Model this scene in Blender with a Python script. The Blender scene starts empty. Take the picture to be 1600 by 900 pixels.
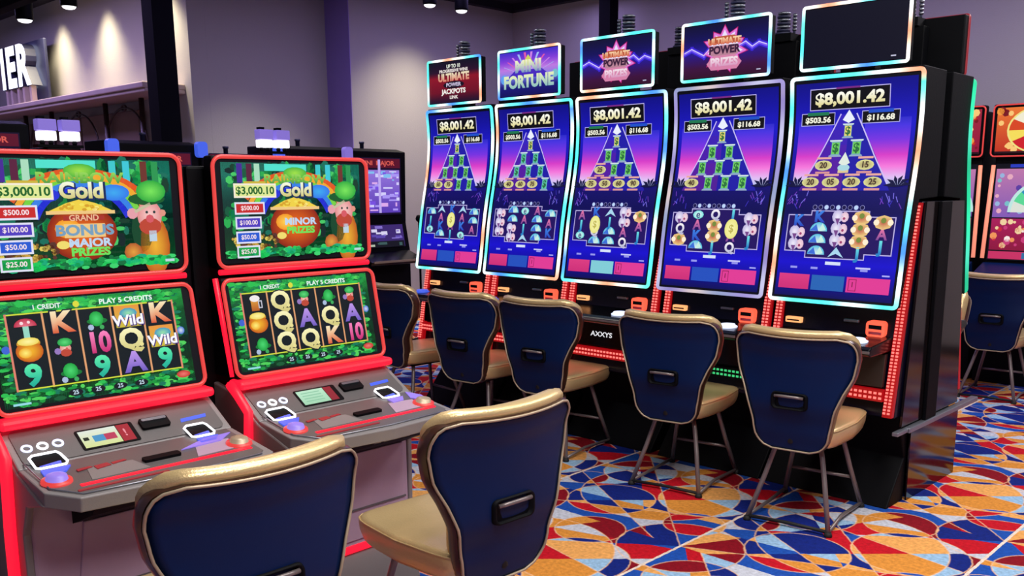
import bpy, math, random
from mathutils import Vector, Matrix
PI = math.pi
S = bpy.context.scene
C = S.collection

# ------------------------------------------------------------------ camera
cam_d = bpy.data.cameras.new('camera'); cam = bpy.data.objects.new('camera', cam_d); C.objects.link(cam)
Rw = ((0.729, 0.127, -0.673), (0.685, -0.139, 0.715), (-0.003, -0.982, -0.188))
def _ray(x, y): return Vector((x-840, y-570, 1441.0)).normalized()
dA = _ray(-720, 298); dB = _ray(2220, 290); dB = (dB-dA*dA.dot(dB)).normalized(); dV = dA.cross(dB)
if dV.y < 0: dV = -dV
Rm = Matrix((-dA, dB, -dV))
cx = Rm.col[0]; cy = -Rm.col[1]; cz = -Rm.col[2]
M4 = Matrix.Identity(4)
for i in range(3):
    M4[i][0] = cx[i]; M4[i][1] = cy[i]; M4[i][2] = cz[i]
M4[0][3], M4[1][3], M4[2][3] = 0, 0, 1.6
cam.matrix_world = M4
cam_d.sensor_width = 36; cam_d.lens = 1441/1600*36
cam_d.shift_x = -40/1600; cam_d.shift_y = 120/1600
cam_d.clip_start = 0.05; cam_d.clip_end = 100
S.camera = cam

# ------------------------------------------------------------------ world, exposure
w = bpy.data.worlds.new('world'); S.world = w; w.use_nodes = True
w.node_tree.nodes['Background'].inputs[0].default_value = (0.30, 0.27, 0.42, 1)
w.node_tree.nodes['Background'].inputs[1].default_value = 0.35
S.view_settings.view_transform = 'Standard'; S.view_settings.look = 'None'
S.view_settings.gamma = 1; S.view_settings.exposure = 0.0; S.view_settings.use_curve_mapping = False

def area(loc, size, power, col, rot=(0, 0, 0), sy=None, spread=PI):
    l = bpy.data.lights.new('ceiling_or_fill_light', 'AREA'); l.energy = power; l.color = col; l.size = size; l.spread = spread
    if sy: l.shape = 'RECTANGLE'; l.size_y = sy
    o = bpy.data.objects.new('ceiling_or_fill_light', l); o.location = loc; o.rotation_euler = rot; C.objects.link(o); return o
def spot(loc, tgt, power, col, ang, blend=0.6, r=0.05):
    l = bpy.data.lights.new('spot_light', 'SPOT'); l.energy = power; l.color = col; l.spot_size = math.radians(ang); l.spot_blend = blend; l.shadow_soft_size = r
    o = bpy.data.objects.new('spot_light', l); o.location = loc
    d = Vector(tgt)-Vector(loc); o.rotation_euler = d.to_track_quat('-Z', 'Y').to_euler(); C.objects.link(o); return o
WARM = (1.0, 0.88, 0.70); NEUT = (1.0, 0.95, 0.9); LILAC = (0.50, 0.38, 1.0)
# one fill lamp, then rows of ceiling lights over the aisles
area((0.5, 1.1, 3.7), 1.2, 110, NEUT)  # added fill behind the camera, brightens the red-lit machines' bodies under their decks
area((-0.7, 2.7, 3.7), 1.2, 70, NEUT)
area((-2.3, 1.9, 3.7), 1.0, 55, NEUT)
area((-1.0, 6.9, 3.7), 1.4, 70, NEUT)
area((-0.3, 5.0, 3.7), 1.2, 60, NEUT)
area((-5.6, 3.3, 3.7), 1.0, 22, NEUT)
# purple area lamps added up high to tint the walls lilac
area((-7.4, 6.3, 3.8), 0.5, 42, LILAC, sy=5)
area((-12.0, 3.4, 3.8), 5, 85, LILAC, sy=0.5)
area((-4.0, 7.8, 3.8), 8, 60, LILAC, sy=0.6)
# wall washers pointing straight down
for x in (-12.75, -11.38, -9.85):
    spot((x, 4.52, 3.93), (x, 4.5201, 0), 260, (1.0, 0.88, 0.55), 92, 0.9, 0.12)
spot((-8.25, 7.30, 3.93), (-8.2501, 7.30, 0), 400, (1.0, 0.90, 0.62), 104, 0.95, 0.12)
spot((-8.2, 5.3, 3.93), (-8.7, 5.4, 0), 240, (1.0, 0.93, 0.85), 76, 0.9, 0.05)

# ------------------------------------------------------------------ colour and material helpers
def lin(c):
    r = []
    for v in c[:3]:
        v = v/255.0
        r.append(v/12.92 if v <= 0.04045 else ((v+0.055)/1.055)**2.4)
    return tuple(r)+(1.0,)
def mat(name, col, rough=0.5, metal=0.0, emit=None, es=1.0, bump=0.0, bscale=60, var=0.12, vscale=6, coat=0, spec=None):
    m = bpy.data.materials.new(name); m.use_nodes = True; nt = m.node_tree; b = nt.nodes['Principled BSDF']
    b.inputs['Roughness'].default_value = rough; b.inputs['Metallic'].default_value = metal
    if coat: b.inputs['Coat Weight'].default_value = coat; b.inputs['Coat Roughness'].default_value = 0.15
    if spec is not None: b.inputs['Specular IOR Level'].default_value = spec
    c = lin(col)
    tc = nt.nodes.new('ShaderNodeTexCoord'); nz = nt.nodes.new('ShaderNodeTexNoise'); nz.inputs['Scale'].default_value = vscale; nz.inputs['Detail'].default_value = 4
    nt.links.new(tc.outputs['Object'], nz.inputs['Vector'])
    mx = nt.nodes.new('ShaderNodeMix'); mx.data_type = 'RGBA'
    mx.inputs[6].default_value = tuple(v*(1-var) for v in c[:3])+(1,); mx.inputs[7].default_value = tuple(min(1, v*(1+var)) for v in c[:3])+(1,)
    nt.links.new(nz.outputs['Fac'], mx.inputs[0]); nt.links.new(mx.outputs[2], b.inputs['Base Color'])
    if emit:
        b.inputs['Emission Color'].default_value = lin(emit); b.inputs['Emission Strength'].default_value = es
    if bump:
        n2 = nt.nodes.new('ShaderNodeTexNoise'); n2.inputs['Scale'].default_value = bscale; nt.links.new(tc.outputs['Object'], n2.inputs['Vector'])
        bp = nt.nodes.new('ShaderNodeBump'); bp.inputs['Strength'].default_value = bump; bp.inputs['Distance'].default_value = 0.01
        nt.links.new(n2.outputs['Fac'], bp.inputs['Height']); nt.links.new(bp.outputs['Normal'], b.inputs['Normal'])
    return m
def art_mat(name, strength, rough=0.3):
    m = bpy.data.materials.new(name); m.use_nodes = True; nt = m.node_tree; b = nt.nodes['Principled BSDF']
    b.inputs['Base Color'].default_value = (0.005, 0.005, 0.008, 1); b.inputs['Roughness'].default_value = rough; b.inputs['Specular IOR Level'].default_value = 0.12
    a = nt.nodes.new('ShaderNodeAttribute'); a.attribute_name = 'art'
    nt.links.new(a.outputs['Color'], b.inputs['Emission Color']); b.inputs['Emission Strength'].default_value = strength
    return m
M = dict(
 wall=mat('painted_wall', (172, 168, 166), 0.75, bump=0.15, bscale=90, var=0.04, vscale=1.5),
 jog=mat('lilac_painted_wall', (150, 130, 205), 0.7, bump=0.1, var=0.05),
 ceil=mat('dark_ceiling', (24, 22, 38), 0.8, bump=0.2),
 black=mat('black_gloss', (6, 6, 10), 0.22, var=0.3, spec=0.3),
 matte=mat('black_matte', (3, 4, 9), 0.6, var=0.3, bump=0.05, spec=0.12),
 navy=mat('navy_gloss', (5, 6, 26), 0.25, var=0.3, spec=0.25),
 mirror=mat('dark_mirror_laminate', (74, 64, 68), 0.12, 0.9, var=0.1),
 blue=mat('chair_shell_blue', (2, 27, 72), 0.42, var=0.25, vscale=2.5, bump=0.03, bscale=220, spec=0.2),
 gold=mat('gold_vinyl', (222, 194, 142), 0.33, 0.5, var=0.1, vscale=9, bump=0.12, bscale=160),
 brown=mat('brown_edge', (66, 40, 32), 0.28, 0.2, var=0.2, coat=0.4),
 piping=mat('tan_piping', (176, 158, 134), 0.4, 0.3),
 leg=mat('grey_metal_leg', (132, 122, 122), 0.35, 0.5, bump=0.03),
 chrome=mat('brushed_metal', (150, 155, 168), 0.3, 0.8, var=0.1),
 rubber=mat('black_rubber', (12, 12, 14), 0.7),
 grey=mat('grey_console', (132, 128, 130), 0.45, 0.15, var=0.08, bump=0.05, bscale=300),
 grey2=mat('dark_grey_console', (96, 93, 95), 0.42, 0.15, var=0.1, bump=0.05, bscale=300),
 body=mat('mauve_grey_body', (176, 150, 174), 0.5, 0.05, var=0.1, bump=0.05),
 redled=mat('red_light_strip', (120, 8, 18), 0.4, emit=(238, 18, 44), es=1.7),
 redring=mat('red_ring_light', (120, 20, 22), 0.4, emit=(218, 66, 62), es=0.95),
 reddot=mat('red_led_dots', (120, 20, 20), 0.4, emit=(255, 112, 104), es=1.7),
 redback=mat('red_led_backing', (90, 6, 8), 0.35, emit=(150, 6, 14), es=1.0),
 greendot=mat('green_led_dots', (30, 110, 60), 0.4, emit=(60, 200, 120), es=1.0),
 whitel=mat('white_light', (220, 220, 230), 0.4, emit=(250, 250, 255), es=1.8),
 wb=mat('white_blue_light', (200, 210, 240), 0.4, emit=(205, 218, 255), es=1.1),
 bluel=mat('blue_light', (40, 60, 160), 0.4, emit=(60, 90, 215), es=1.0),
 purpl=mat('purple_light', (110, 90, 170), 0.4, emit=(120, 104, 190), es=0.9),
 amber=mat('amber_light', (200, 120, 60), 0.4, emit=(250, 170, 110), es=1.2),
 salmon=mat('salmon_light', (200, 120, 90), 0.4, emit=(232, 138, 116), es=1.0),
 orange=mat('orange_red_light', (200, 60, 40), 0.4, emit=(255, 92, 66), es=1.3),
 pinkdark=mat('dim_red_plastic', (120, 36, 44), 0.3, emit=(140, 30, 40), es=0.5),
 brownp=mat('brown_panel', (138, 114, 106), 0.7, bump=0.1),
 beige=mat('beige_ledge', (196, 176, 168), 0.6, bump=0.1),
 dkmetal=mat('dark_bronze_metal', (62, 50, 46), 0.4, 0.4),
 dkblue=mat('black_column_paint', (3, 3, 10), 0.8, spec=0.1),
 letter=mat('lit_white_acrylic', (230, 235, 240), 0.4, emit=(240, 246, 255), es=1.5),
 slate=mat('slate_blue_panel', (44, 46, 78), 0.5),
 art=art_mat('screen_artwork', 1.0, 0.5),
 ring=art_mat('rainbow_ring_light', 2.0),
)
MDARK = mat('brown_smoked_panel', (52, 44, 42), 0.35)

# ------------------------------------------------------------------ mesh helpers
class MB:
    def __init__(s): s.v = []; s.f = []; s.m = []; s.col = None; s.sm = []
    def face(s, idx, m=0, smooth=False): s.f.append(tuple(idx)); s.m.append(m); s.sm.append(smooth)
    def box(s, x0, x1, y0, y1, z0, z1, m=0):
        b = len(s.v)
        s.v += [(x0, y0, z0), (x1, y0, z0), (x1, y1, z0), (x0, y1, z0), (x0, y0, z1), (x1, y0, z1), (x1, y1, z1), (x0, y1, z1)]
        for q in ((0, 3, 2, 1), (4, 5, 6, 7), (0, 1, 5, 4), (1, 2, 6, 5), (2, 3, 7, 6), (3, 0, 4, 7)): s.face([b+i for i in q], m)
        return s
    def prism(s, poly, x0, x1, m=0, axis='x'):   # poly in (y,z) extruded in x ; axis 'y': poly (x,z) extruded in y ; 'z': poly (x,y)
        n = len(poly); b = len(s.v)
        for a in (x0, x1):
            for p in poly:
                s.v.append((a, p[0], p[1]) if axis == 'x' else (p[0], a, p[1]) if axis == 'y' else (p[0], p[1], a))
        s.face([b+i for i in range(n)][::-1], m); s.face([b+n+i for i in range(n)], m)
        for i in range(n):
            j = (i+1) % n; s.face([b+i, b+j, b+n+j, b+n+i], m)
        return s
    def tube(s, path, r, n=8, closed=False, m=0, smooth=True, caps=True):
        P = [Vector(p) for p in path]; N = len(P); b = len(s.v); up = Vector((0, 0, 1)); prev = None
        for i in range(N):
            if closed: t = P[(i+1) % N]-P[i-1]
            else: t = P[min(i+1, N-1)]-P[max(i-1, 0)]
            t.normalize()
            if prev is None:
                a = up if abs(t.dot(up)) < 0.9 else Vector((1, 0, 0)); u = a.cross(t).normalized()
            else: u = (prev-t*prev.dot(t)).normalized()
            prev = u; v = t.cross(u)
            rr = r(i/(N-1)) if callable(r) else r
            for k in range(n):
                a = 2*PI*k/n; s.v.append(tuple(P[i]+(u*math.cos(a)+v*math.sin(a))*rr))
        for i in range(N if closed else N-1):
            j = (i+1) % N
            for k in range(n):
                l = (k+1) % n; s.face([b+i*n+k, b+i*n+l, b+j*n+l, b+j*n+k], m, smooth)
        if not closed and caps:
            s.face([b+k for k in range(n)][::-1], m); s.face([b+(N-1)*n+k for k in range(n)], m)
        return s
    def lathe(s, prof, cx=0, cy=0, n=20, m=0, z=0, axis='z', smooth=True):
        b = len(s.v)
        for r, h in prof:
            for k in range(n):
                a = 2*PI*k/n
                if axis == 'z': s.v.append((cx+r*math.cos(a), cy+r*math.sin(a), z+h))
                else: s.v.append((cx+r*math.cos(a), cy+h, z+r*math.sin(a)))
        for i in range(len(prof)-1):
            for k in range(n):
                l = (k+1) % n; s.face([b+i*n+k, b+i*n+l, b+(i+1)*n+l, b+(i+1)*n+k], m, smooth)
        s.face([b+k for k in range(n)][::-1], m); s.face([b+(len(prof)-1)*n+k for k in range(n)], m)
        return s
    def grid(s, fn, nu, nv, m=0, smooth=True, flip=False):
        b = len(s.v)
        for j in range(nv+1):
            for i in range(nu+1): s.v.append(tuple(fn(i/nu, j/nv)))
        for j in range(nv):
            for i in range(nu):
                q = [b+j*(nu+1)+i, b+j*(nu+1)+i+1, b+(j+1)*(nu+1)+i+1, b+(j+1)*(nu+1)+i]
                s.face(q[::-1] if flip else q, m, smooth)
        return s
    def build(s, name, mats, parent=None, bevel=0, weld=False):
        me = bpy.data.meshes.new(name); me.from_pydata(s.v, [], s.f); 
        if not isinstance(mats, (list, tuple)): mats = [mats]
        for m in mats: me.materials.append(M[m] if isinstance(m, str) else m)
        me.polygons.foreach_set('material_index', s.m); me.polygons.foreach_set('use_smooth', s.sm)
        if s.col:
            a = me.color_attributes.new('art', 'FLOAT_COLOR', 'POINT')
            for i, c in enumerate(s.col): a.data[i].color = c
        me.update()
        o = bpy.data.objects.new(name, me); C.objects.link(o)
        if parent: o.parent = parent
        if weld: md = o.modifiers.new('weld', 'WELD'); md.merge_threshold = 0.0005
        if bevel: md = o.modifiers.new('bevel', 'BEVEL'); md.width = bevel; md.segments = 2; md.limit_method = 'ANGLE'
        return o
def thing(name, label, cat, loc=(0, 0, 0), rz=0, group=None):
    o = bpy.data.objects.new(name, None); C.objects.link(o); o.location = loc; o.rotation_euler = (0, 0, rz)
    o.empty_display_size = 0.1
    o['label'] = label; o['category'] = cat
    if group: o['group'] = group
    return o
def tag(o, label, cat, group=None):
    o['label'] = label; o['category'] = cat
    if group: o['group'] = group
    return o
def struct(name, mb, m, **k):
    o = mb.build(name, m, **k); o['kind'] = 'structure'; return o
def kids(o): return [c for c in bpy.data.objects if c.parent == o]
def copy_tree(o, parent=None):
    c = o.copy(); C.objects.link(c); c.parent = parent
    for ch in kids(o): copy_tree(ch, c)
    return c
def rrect(x0, x1, z0, z1, r, n=5):
    pts = []
    for (cx_, cz_, a0) in ((x1-r, z1-r, 0), (x0+r, z1-r, PI/2), (x0+r, z0+r, PI), (x1-r, z0+r, 1.5*PI)):
        for i in range(n+1):
            a = a0+PI/2*i/n; pts.append((cx_+r*math.cos(a), cz_+r*math.sin(a)))
    return pts
def dens(pts, d, closed=True):
    out = []
    N = len(pts)
    for i in range(N if closed else N-1):
        a = pts[i]; b = pts[(i+1) % N]; L = math.dist(a, b); k = max(1, int(L/d))
        for j in range(k): out.append(tuple(a[q]+(b[q]-a[q])*j/k for q in range(len(a))))
    if not closed: out.append(pts[-1])
    return out

# ------------------------------------------------------------------ flat artwork on screens (coordinates u right, v up, metres)
_fc = {}
def glyphs(txt, bold=0.0, align='CENTER'):
    key = (txt, bold, align)
    if key not in _fc:
        c = bpy.data.curves.new('t', 'FONT'); c.body = txt; c.size = 1; c.align_x = align; c.align_y = 'CENTER'; c.offset = bold; c.resolution_u = 3
        o = bpy.data.objects.new('t', c); me = bpy.data.meshes.new_from_object(o)
        _fc[key] = ([(v.co.x, v.co.y) for v in me.vertices], [tuple(p.vertices) for p in me.polygons])
        bpy.data.objects.remove(o); bpy.data.meshes.remove(me)
    return _fc[key]
class Art(MB):
    def __init__(s, fn, eps=0.0007): super().__init__(); s.col = []; s.fn = fn; s.eps = eps; s.layer = 0
    def pv(s, u, v, c): s.v.append(tuple(s.fn(u, v, s.layer*s.eps))); s.col.append(lin(c)); return len(s.v)-1
    def poly(s, pts, c, layer=None):
        if layer is not None: s.layer = layer
        s.face([s.pv(u, v, c) for u, v in pts])
    def rect(s, u0, u1, v0, v1, c, layer=None, c2=None, nv=1, nu=1):
        if layer is not None: s.layer = layer
        c2 = c2 or c; b = len(s.v); nv = max(nv, int(abs(v1-v0)/0.02)+1)
        for j in range(nv+1):
            t = j/nv; cc = [c[k]+(c2[k]-c[k])*t for k in range(3)]
            for i in range(nu+1): s.pv(u0+(u1-u0)*i/nu, v0+(v1-v0)*t, cc)
        for j in range(nv):
            for i in range(nu): s.face([b+j*(nu+1)+i, b+j*(nu+1)+i+1, b+(j+1)*(nu+1)+i+1, b+(j+1)*(nu+1)+i])
    def rings(s, stops, u0, u1, nu=1):     # vertical gradient, stops = [(v, col)]
        for (va, ca), (vb, cb) in zip(stops, stops[1:]): s.rect(u0, u1, va, vb, ca, None, cb, 3, nu)
    def disc(s, u, v, r, c, layer=None, ry=None, n=14, a0=0, a1=2*PI, c2=None):
        if layer is not None: s.layer = layer
        ry = ry or r; full = abs(a1-a0-2*PI) < 1e-4
        ce = s.pv(u, v, c2 or c); b = len(s.v)
        for k in range(n+(0 if full else 1)):
            a = a0+(a1-a0)*k/n; s.pv(u+r*math.cos(a), v+ry*math.sin(a), c)
        for k in range(n): s.face([ce, b+k, b+((k+1) % n if full else k+1)])
    def line(s, pts, wd, c, layer=None, closed=False):
        if layer is not None: s.layer = layer
        P = list(pts)+([pts[0]] if closed else [])
        for a, b_ in zip(P, P[1:]):
            L = math.dist(a, b_) or 1e-6; nx, ny = -(b_[1]-a[1])/L*wd/2, (b_[0]-a[0])/L*wd/2
            k = max(1, int(L/0.06)); ex, ey = (b_[0]-a[0])/L*wd/2, (b_[1]-a[1])/L*wd/2
            for j in range(k):
                t0, t1 = j/k, (j+1)/k
                p0 = (a[0]+(b_[0]-a[0])*t0-(ex if j == 0 else 0), a[1]+(b_[1]-a[1])*t0-(ey if j == 0 else 0)); p1 = (a[0]+(b_[0]-a[0])*t1+(ex if j == k-1 else 0), a[1]+(b_[1]-a[1])*t1+(ey if j == k-1 else 0))
                s.face([s.pv(p0[0]-nx, p0[1]-ny, c), s.pv(p1[0]-nx, p1[1]-ny, c), s.pv(p1[0]+nx, p1[1]+ny, c), s.pv(p0[0]+nx, p0[1]+ny, c)])
    def frame(s, u0, u1, v0, v1, wd, c, layer=None): s.line([(u0, v0), (u1, v0), (u1, v1), (u0, v1)], wd, c, layer, True)
    def text(s, txt, u, v, h, c, layer=None, bold=0.02, wx=1.0, c2=None, rot=0, align='CENTER'):
        if layer is not None: s.layer = layer
        vs, fs = glyphs(txt, bold, align); b = len(s.v); c2 = c2 or c; cr, sr = math.cos(rot), math.sin(rot)
        for x, y in vs:
            t = min(1, max(0, (y+0.35)/0.7)); cc = [c2[k]+(c[k]-c2[k])*t for k in range(3)]
            X, Y = x*h*wx, y*h; s.pv(u+X*cr-Y*sr, v+X*sr+Y*cr, cc)
        for f in fs: s.face([b+i for i in f])
RB = [(70, 225, 235), (225, 250, 250), (70, 200, 190), (235, 250, 255), (60, 120, 215), (90, 215, 225), (250, 240, 230), (225, 140, 105), (240, 235, 240), (80, 205, 180)]
DIM = [(120, 110, 160), (150, 150, 175), (110, 100, 150), (165, 150, 150), (110, 120, 150)]
GRN = [(30, 170, 120), (40, 190, 140), (60, 180, 150), (30, 150, 110)]
def ring_tube(pts3, r, pal, off=0, per=0.16):
    mb = MB(); mb.tube(pts3, r*1.12, 6, closed=True); mb.col = []
    acc = 0; N = len(pts3)
    for i in range(N):
        t = (acc/per+off) % len(pal); a = pal[int(t)]; b = pal[(int(t)+1) % len(pal)]; f = t-int(t); f = f*f*(3-2*f)
        cc = lin([a[k]+(b[k]-a[k])*f for k in range(3)])
        mb.col += [cc]*6
        acc += math.dist(pts3[i], pts3[(i+1) % N])
    return mb

# ------------------------------------------------------------------ carpet
def carpet_mat():
    m = bpy.data.materials.new('patterned_carpet'); m.use_nodes = True; nt = m.node_tree; N = nt.nodes; L = nt.links
    b = N['Principled BSDF']; b.inputs['Roughness'].default_value = 0.9; b.inputs['Specular IOR Level'].default_value = 0.15
    T = 1.06
    def mth(op, a, b_=None, c=None):
        n = N.new('ShaderNodeMath'); n.operation = op
        for i, x in enumerate((a, b_, c)):
            if x is None: continue
            if isinstance(x, (int, float)): n.inputs[i].default_value = x
            else: L.new(x, n.inputs[i])
        return n.outputs[0]
    tc = N.new('ShaderNodeTexCoord'); sp = N.new('ShaderNodeSeparateXYZ')
    # slight wobble
    nz = N.new('ShaderNodeTexNoise'); nz.inputs['Scale'].default_value = 35; L.new(tc.outputs['Object'], nz.inputs['Vector'])
    va = N.new('ShaderNodeVectorMath'); va.operation = 'MULTIPLY_ADD'; va.inputs[1].default_value = (0.008, 0.008, 0); L.new(nz.outputs['Color'], va.inputs[0]); L.new(tc.outputs['Object'], va.inputs[2])
    L.new(va.outputs[0], sp.inputs[0])
    u = mth('FLOORED_MODULO', mth('ADD', sp.outputs[0], 1.18+20*T), T); v = mth('FLOORED_MODULO', mth('ADD', sp.outputs[1], -3.33+20*T), T)
    ids = []; edges = []
    circ = [(0.0, 0.0, 0.29), (0.42, 0.30, 0.23), (0.80, 0.62, 0.25), (0.25, 0.78, 0.21), (0.62, 0.95, 0.17), (0.95, 0.28, 0.15), (0.1, 0.5, 0.11), (0.55, 0.55, 0.42)]
    for k, (cx_, cy_, r) in enumerate(circ):
        # wrapped distance
        du = mth('WRAP', mth('SUBTRACT', u, cx_), T/2, -T/2); dv = mth('WRAP', mth('SUBTRACT', v, cy_), T/2, -T/2)
        d = mth('SQRT', mth('ADD', mth('MULTIPLY', du, du), mth('MULTIPLY', dv, dv)))
        ids.append(mth('MULTIPLY', mth('LESS_THAN', d, r), 1.37*(k+1)+0.21))
        edges.append(mth('ABSOLUTE', mth('SUBTRACT', d, r)))
    lines = [(0.0, 0.0, 0.40), (0.0, 0.0, 1.06), (T, 0.0, 2.30), (0.42, 0.30, 0.1), (0.42, 0.3, -0.55), (0.80, 0.62, 0.75), (0.8, 0.62, -0.2), (0.25, 0.78, -0.9), (0.25, 0.78, 0.28), (T, T, 0.62)]
    for k, (x0, y0, a) in enumerate(lines):
        s_ = mth('ADD', mth('MULTIPLY', mth('SUBTRACT', u, x0), -math.sin(a)), mth('MULTIPLY', mth('SUBTRACT', v, y0), math.cos(a)))
        ids.append(mth('MULTIPLY', mth('GREATER_THAN', s_, 0), 0.93*(k+1)+7.7))
        if k in (0, 2, 4, 6): edges.append(mth('ABSOLUTE', s_))
    tot = ids[0]
    for x in ids[1:]: tot = mth('ADD', tot, x)
    wn = N.new('ShaderNodeTexWhiteNoise'); wn.noise_dimensions = '1D'; L.new(tot, wn.inputs['W'])
    cr = N.new('ShaderNodeValToRGB'); cr.color_ramp.interpolation = 'CONSTANT'
    cols = [(0, (216, 142, 58)), (0.15, (232, 166, 92)), (0.29, (192, 14, 34)), (0.42, (134, 8, 28)), (0.53, (26, 78, 172)), (0.68, (12, 34, 122)), (0.84, (150, 188, 222)), (0.94, (196, 200, 214))]
    el = cr.color_ramp.elements; el[0].position = 0; el[0].color = lin(cols[0][1]); el[1].position = cols[1][0]; el[1].color = lin(cols[1][1])
    for p, c in cols[2:]: e = el.new(p); e.color = lin(c)
    L.new(wn.outputs['Value'], cr.inputs[0])
    em = edges[0]
    for x in edges[1:]: em = mth('MINIMUM', em, x)
    ln = mth('SUBTRACT', 1.0, mth('SMOOTH_MIN', mth('MULTIPLY', em, 1/0.006), 1.0, 0.2)); ln = mth('MAXIMUM', ln, 0)
    # strong pale line on the tile joint
    eu = mth('MINIMUM', u, mth('SUBTRACT', T, u)); ln2 = mth('LESS_THAN', eu, 0.007)
    mx = N.new('ShaderNodeMix'); mx.data_type = 'RGBA'; L.new(mth('MULTIPLY', ln, 0.8), mx.inputs[0]); L.new(cr.outputs[0], mx.inputs[6]); mx.inputs[7].default_value = lin((238, 190, 150))
    m2 = N.new('ShaderNodeMix'); m2.data_type = 'RGBA'; L.new(ln2, m2.inputs[0]); L.new(mx.outputs[2], m2.inputs[6]); m2.inputs[7].default_value = lin((232, 214, 200))
    n2 = N.new('ShaderNodeTexNoise'); n2.inputs['Scale'].default_value = 55; n2.inputs['Detail'].default_value = 3; L.new(tc.outputs['Object'], n2.inputs['Vector'])
    hv = N.new('ShaderNodeHueSaturation'); L.new(m2.outputs[2], hv.inputs['Color']); L.new(mth('ADD', mth('MULTIPLY', n2.outputs['Fac'], 0.9), 0.42), hv.inputs['Value'])
    L.new(hv.outputs[0], b.inputs['Base Color'])
    bp = N.new('ShaderNodeBump'); bp.inputs['Strength'].default_value = 0.4; bp.inputs['Distance'].default_value = 0.005
    n3 = N.new('ShaderNodeTexNoise'); n3.inputs['Scale'].default_value = 260; L.new(tc.outputs['Object'], n3.inputs['Vector']); L.new(n3.outputs['Fac'], bp.inputs['Height']); L.new(bp.outputs[0], b.inputs['Normal'])
    return m
M['carpet'] = carpet_mat()

# ------------------------------------------------------------------ room
CZ = 3.95
struct('floor', MB().box(-17, 4, -2, 9.3, -0.1, 0), 'carpet')
struct('ceiling', MB().box(-17, 4, -2, 9.3, CZ, CZ+0.1), 'ceil')
struct('wall_north', MB().box(-9.0, 4, 9.1, 9.3, 0, CZ), 'wall')
struct('wall_west', MB().box(-9.6, -9.0, 6.49, 9.3, 0, CZ), ['wall'])
struct('wall_side', MB().box(-9.6, -9.46, 5.001, 6.49, 0, CZ), 'wall')
struct('wall_front', MB().box(-17, -9.46, 4.807, 5.0, 0, CZ), 'wall')
struct('trim_1', MB().box(-9.46, -9.001, 6.482, 6.49, 0, CZ), 'jog')
struct('trim_2', MB().box(-9.0, -8.9, 6.5, 9.1, CZ-0.09, CZ).box(-9.0, 4, 9.0, 9.1, CZ-0.09, CZ), 'ceil')
struct('baseboard_west', MB().box(-9.0, -8.985, 6.5, 9.1, 0, 0.1), 'matte')
struct('baseboard_north', MB().box(-9.0, 4, 9.085, 9.1, 0, 0.1), 'matte')
struct('trim_3', MB().box(-16.9, -9.6, 4.35, 4.807, 2.62, 2.68).box(-16.9, -9.6, 4.37, 4.806, 2.58, 2.62), 'beige', bevel=0.01)
struct('column_west', MB().box(-8.7, -8.5, 3.99, 4.19, 0, CZ), 'dkblue')
struct('column_north', MB().box(-7.03, -6.87, 8.5, 8.65, 0, CZ), 'dkblue')

# decorative gate under the ledge
g = thing('folding_gate', 'brown panelled gate with thin metal posts and curved scrolls under the beige ledge', 'gate', (-12.3, 4.7, 0))
for k, x in enumerate((-2.35, -0.7, 0.95)):
    MB().box(x-0.8, x+0.8, 0, 0.04, 0.02, 2.47).build('panel', 'brownp', g, bevel=0.01)
for x in (-1.55, -0.62, 1.05, 2.0):
    MB().tube([(x, -0.06, 0), (x, -0.06, 2.575)], 0.03, 8).build('post', 'dkmetal', g)
for x in (-1.08, 0.22, 1.52):
    mb = MB(); sc = 0.42 if x < 0 else 0.55
    mb.tube([(x+sc*math.cos(a), -0.05, 2.05+0.45*math.sin(a)) for a in [PI*i/16 for i in range(17)]], 0.012, 6)
    mb.tube([(x+0.06*math.cos(a), -0.05, 2.5+0.03*math.sin(a)) for a in [2*PI*i/12 for i in range(12)]], 0.012, 6, closed=True)
    mb.tube([(x, -0.05, 1.6), (x-sc*0.5, -0.05, 1.75), (x-sc, -0.05, 2.05)], 0.01, 6); mb.tube([(x, -0.05, 1.6), (x+sc*0.5, -0.05, 1.75), (x+sc, -0.05, 2.05)], 0.01, 6)
    mb.build('scroll', 'dkmetal', g)

# lit letters on the ledge
sg = thing('lit_sign', 'glowing white channel letters reading IER standing on posts on the beige ledge', 'sign', (-13.4, 4.46, 2.68))
def solid_text(txt, size, depth, bold=0.02):
    vs, fs = glyphs(txt, bold); mb = MB(); n = len(vs)
    for y in (0, depth): mb.v += [(a*size, y, b_*size) for a, b_ in vs]
    ec = {}
    for f in fs:
        mb.face(list(f)); mb.face([i+n for i in f][::-1])
        for a, b_ in zip(f, f[1:]+f[:1]): ec[(a, b_)] = 1
    for (a, b_) in ec:
        if (b_, a) not in ec: mb.face([b_, a, a+n, b_+n], 1)
    return mb
for ch, x, wx in (('I', -0.58, 1), ('E', -0.27, 1), ('R', 0.15, 1)):
    o = solid_text(ch, 0.68, 0.13, 0.045).build('letter', ['letter', 'slate'], sg); o.location = (x, 0, 0.46)
for x in (-0.58, -0.4, -0.15, 0.05, 0.3):
    MB().box(x-0.035, x+0.035, 0.02, 0.08, 0, 0.235).build('post', 'beige', sg)
MB().box(-0.72, 0.50, 0.16, 0.2, 0, 0.80).build('backing_panel', 'slate', sg, bevel=0.01)

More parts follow.
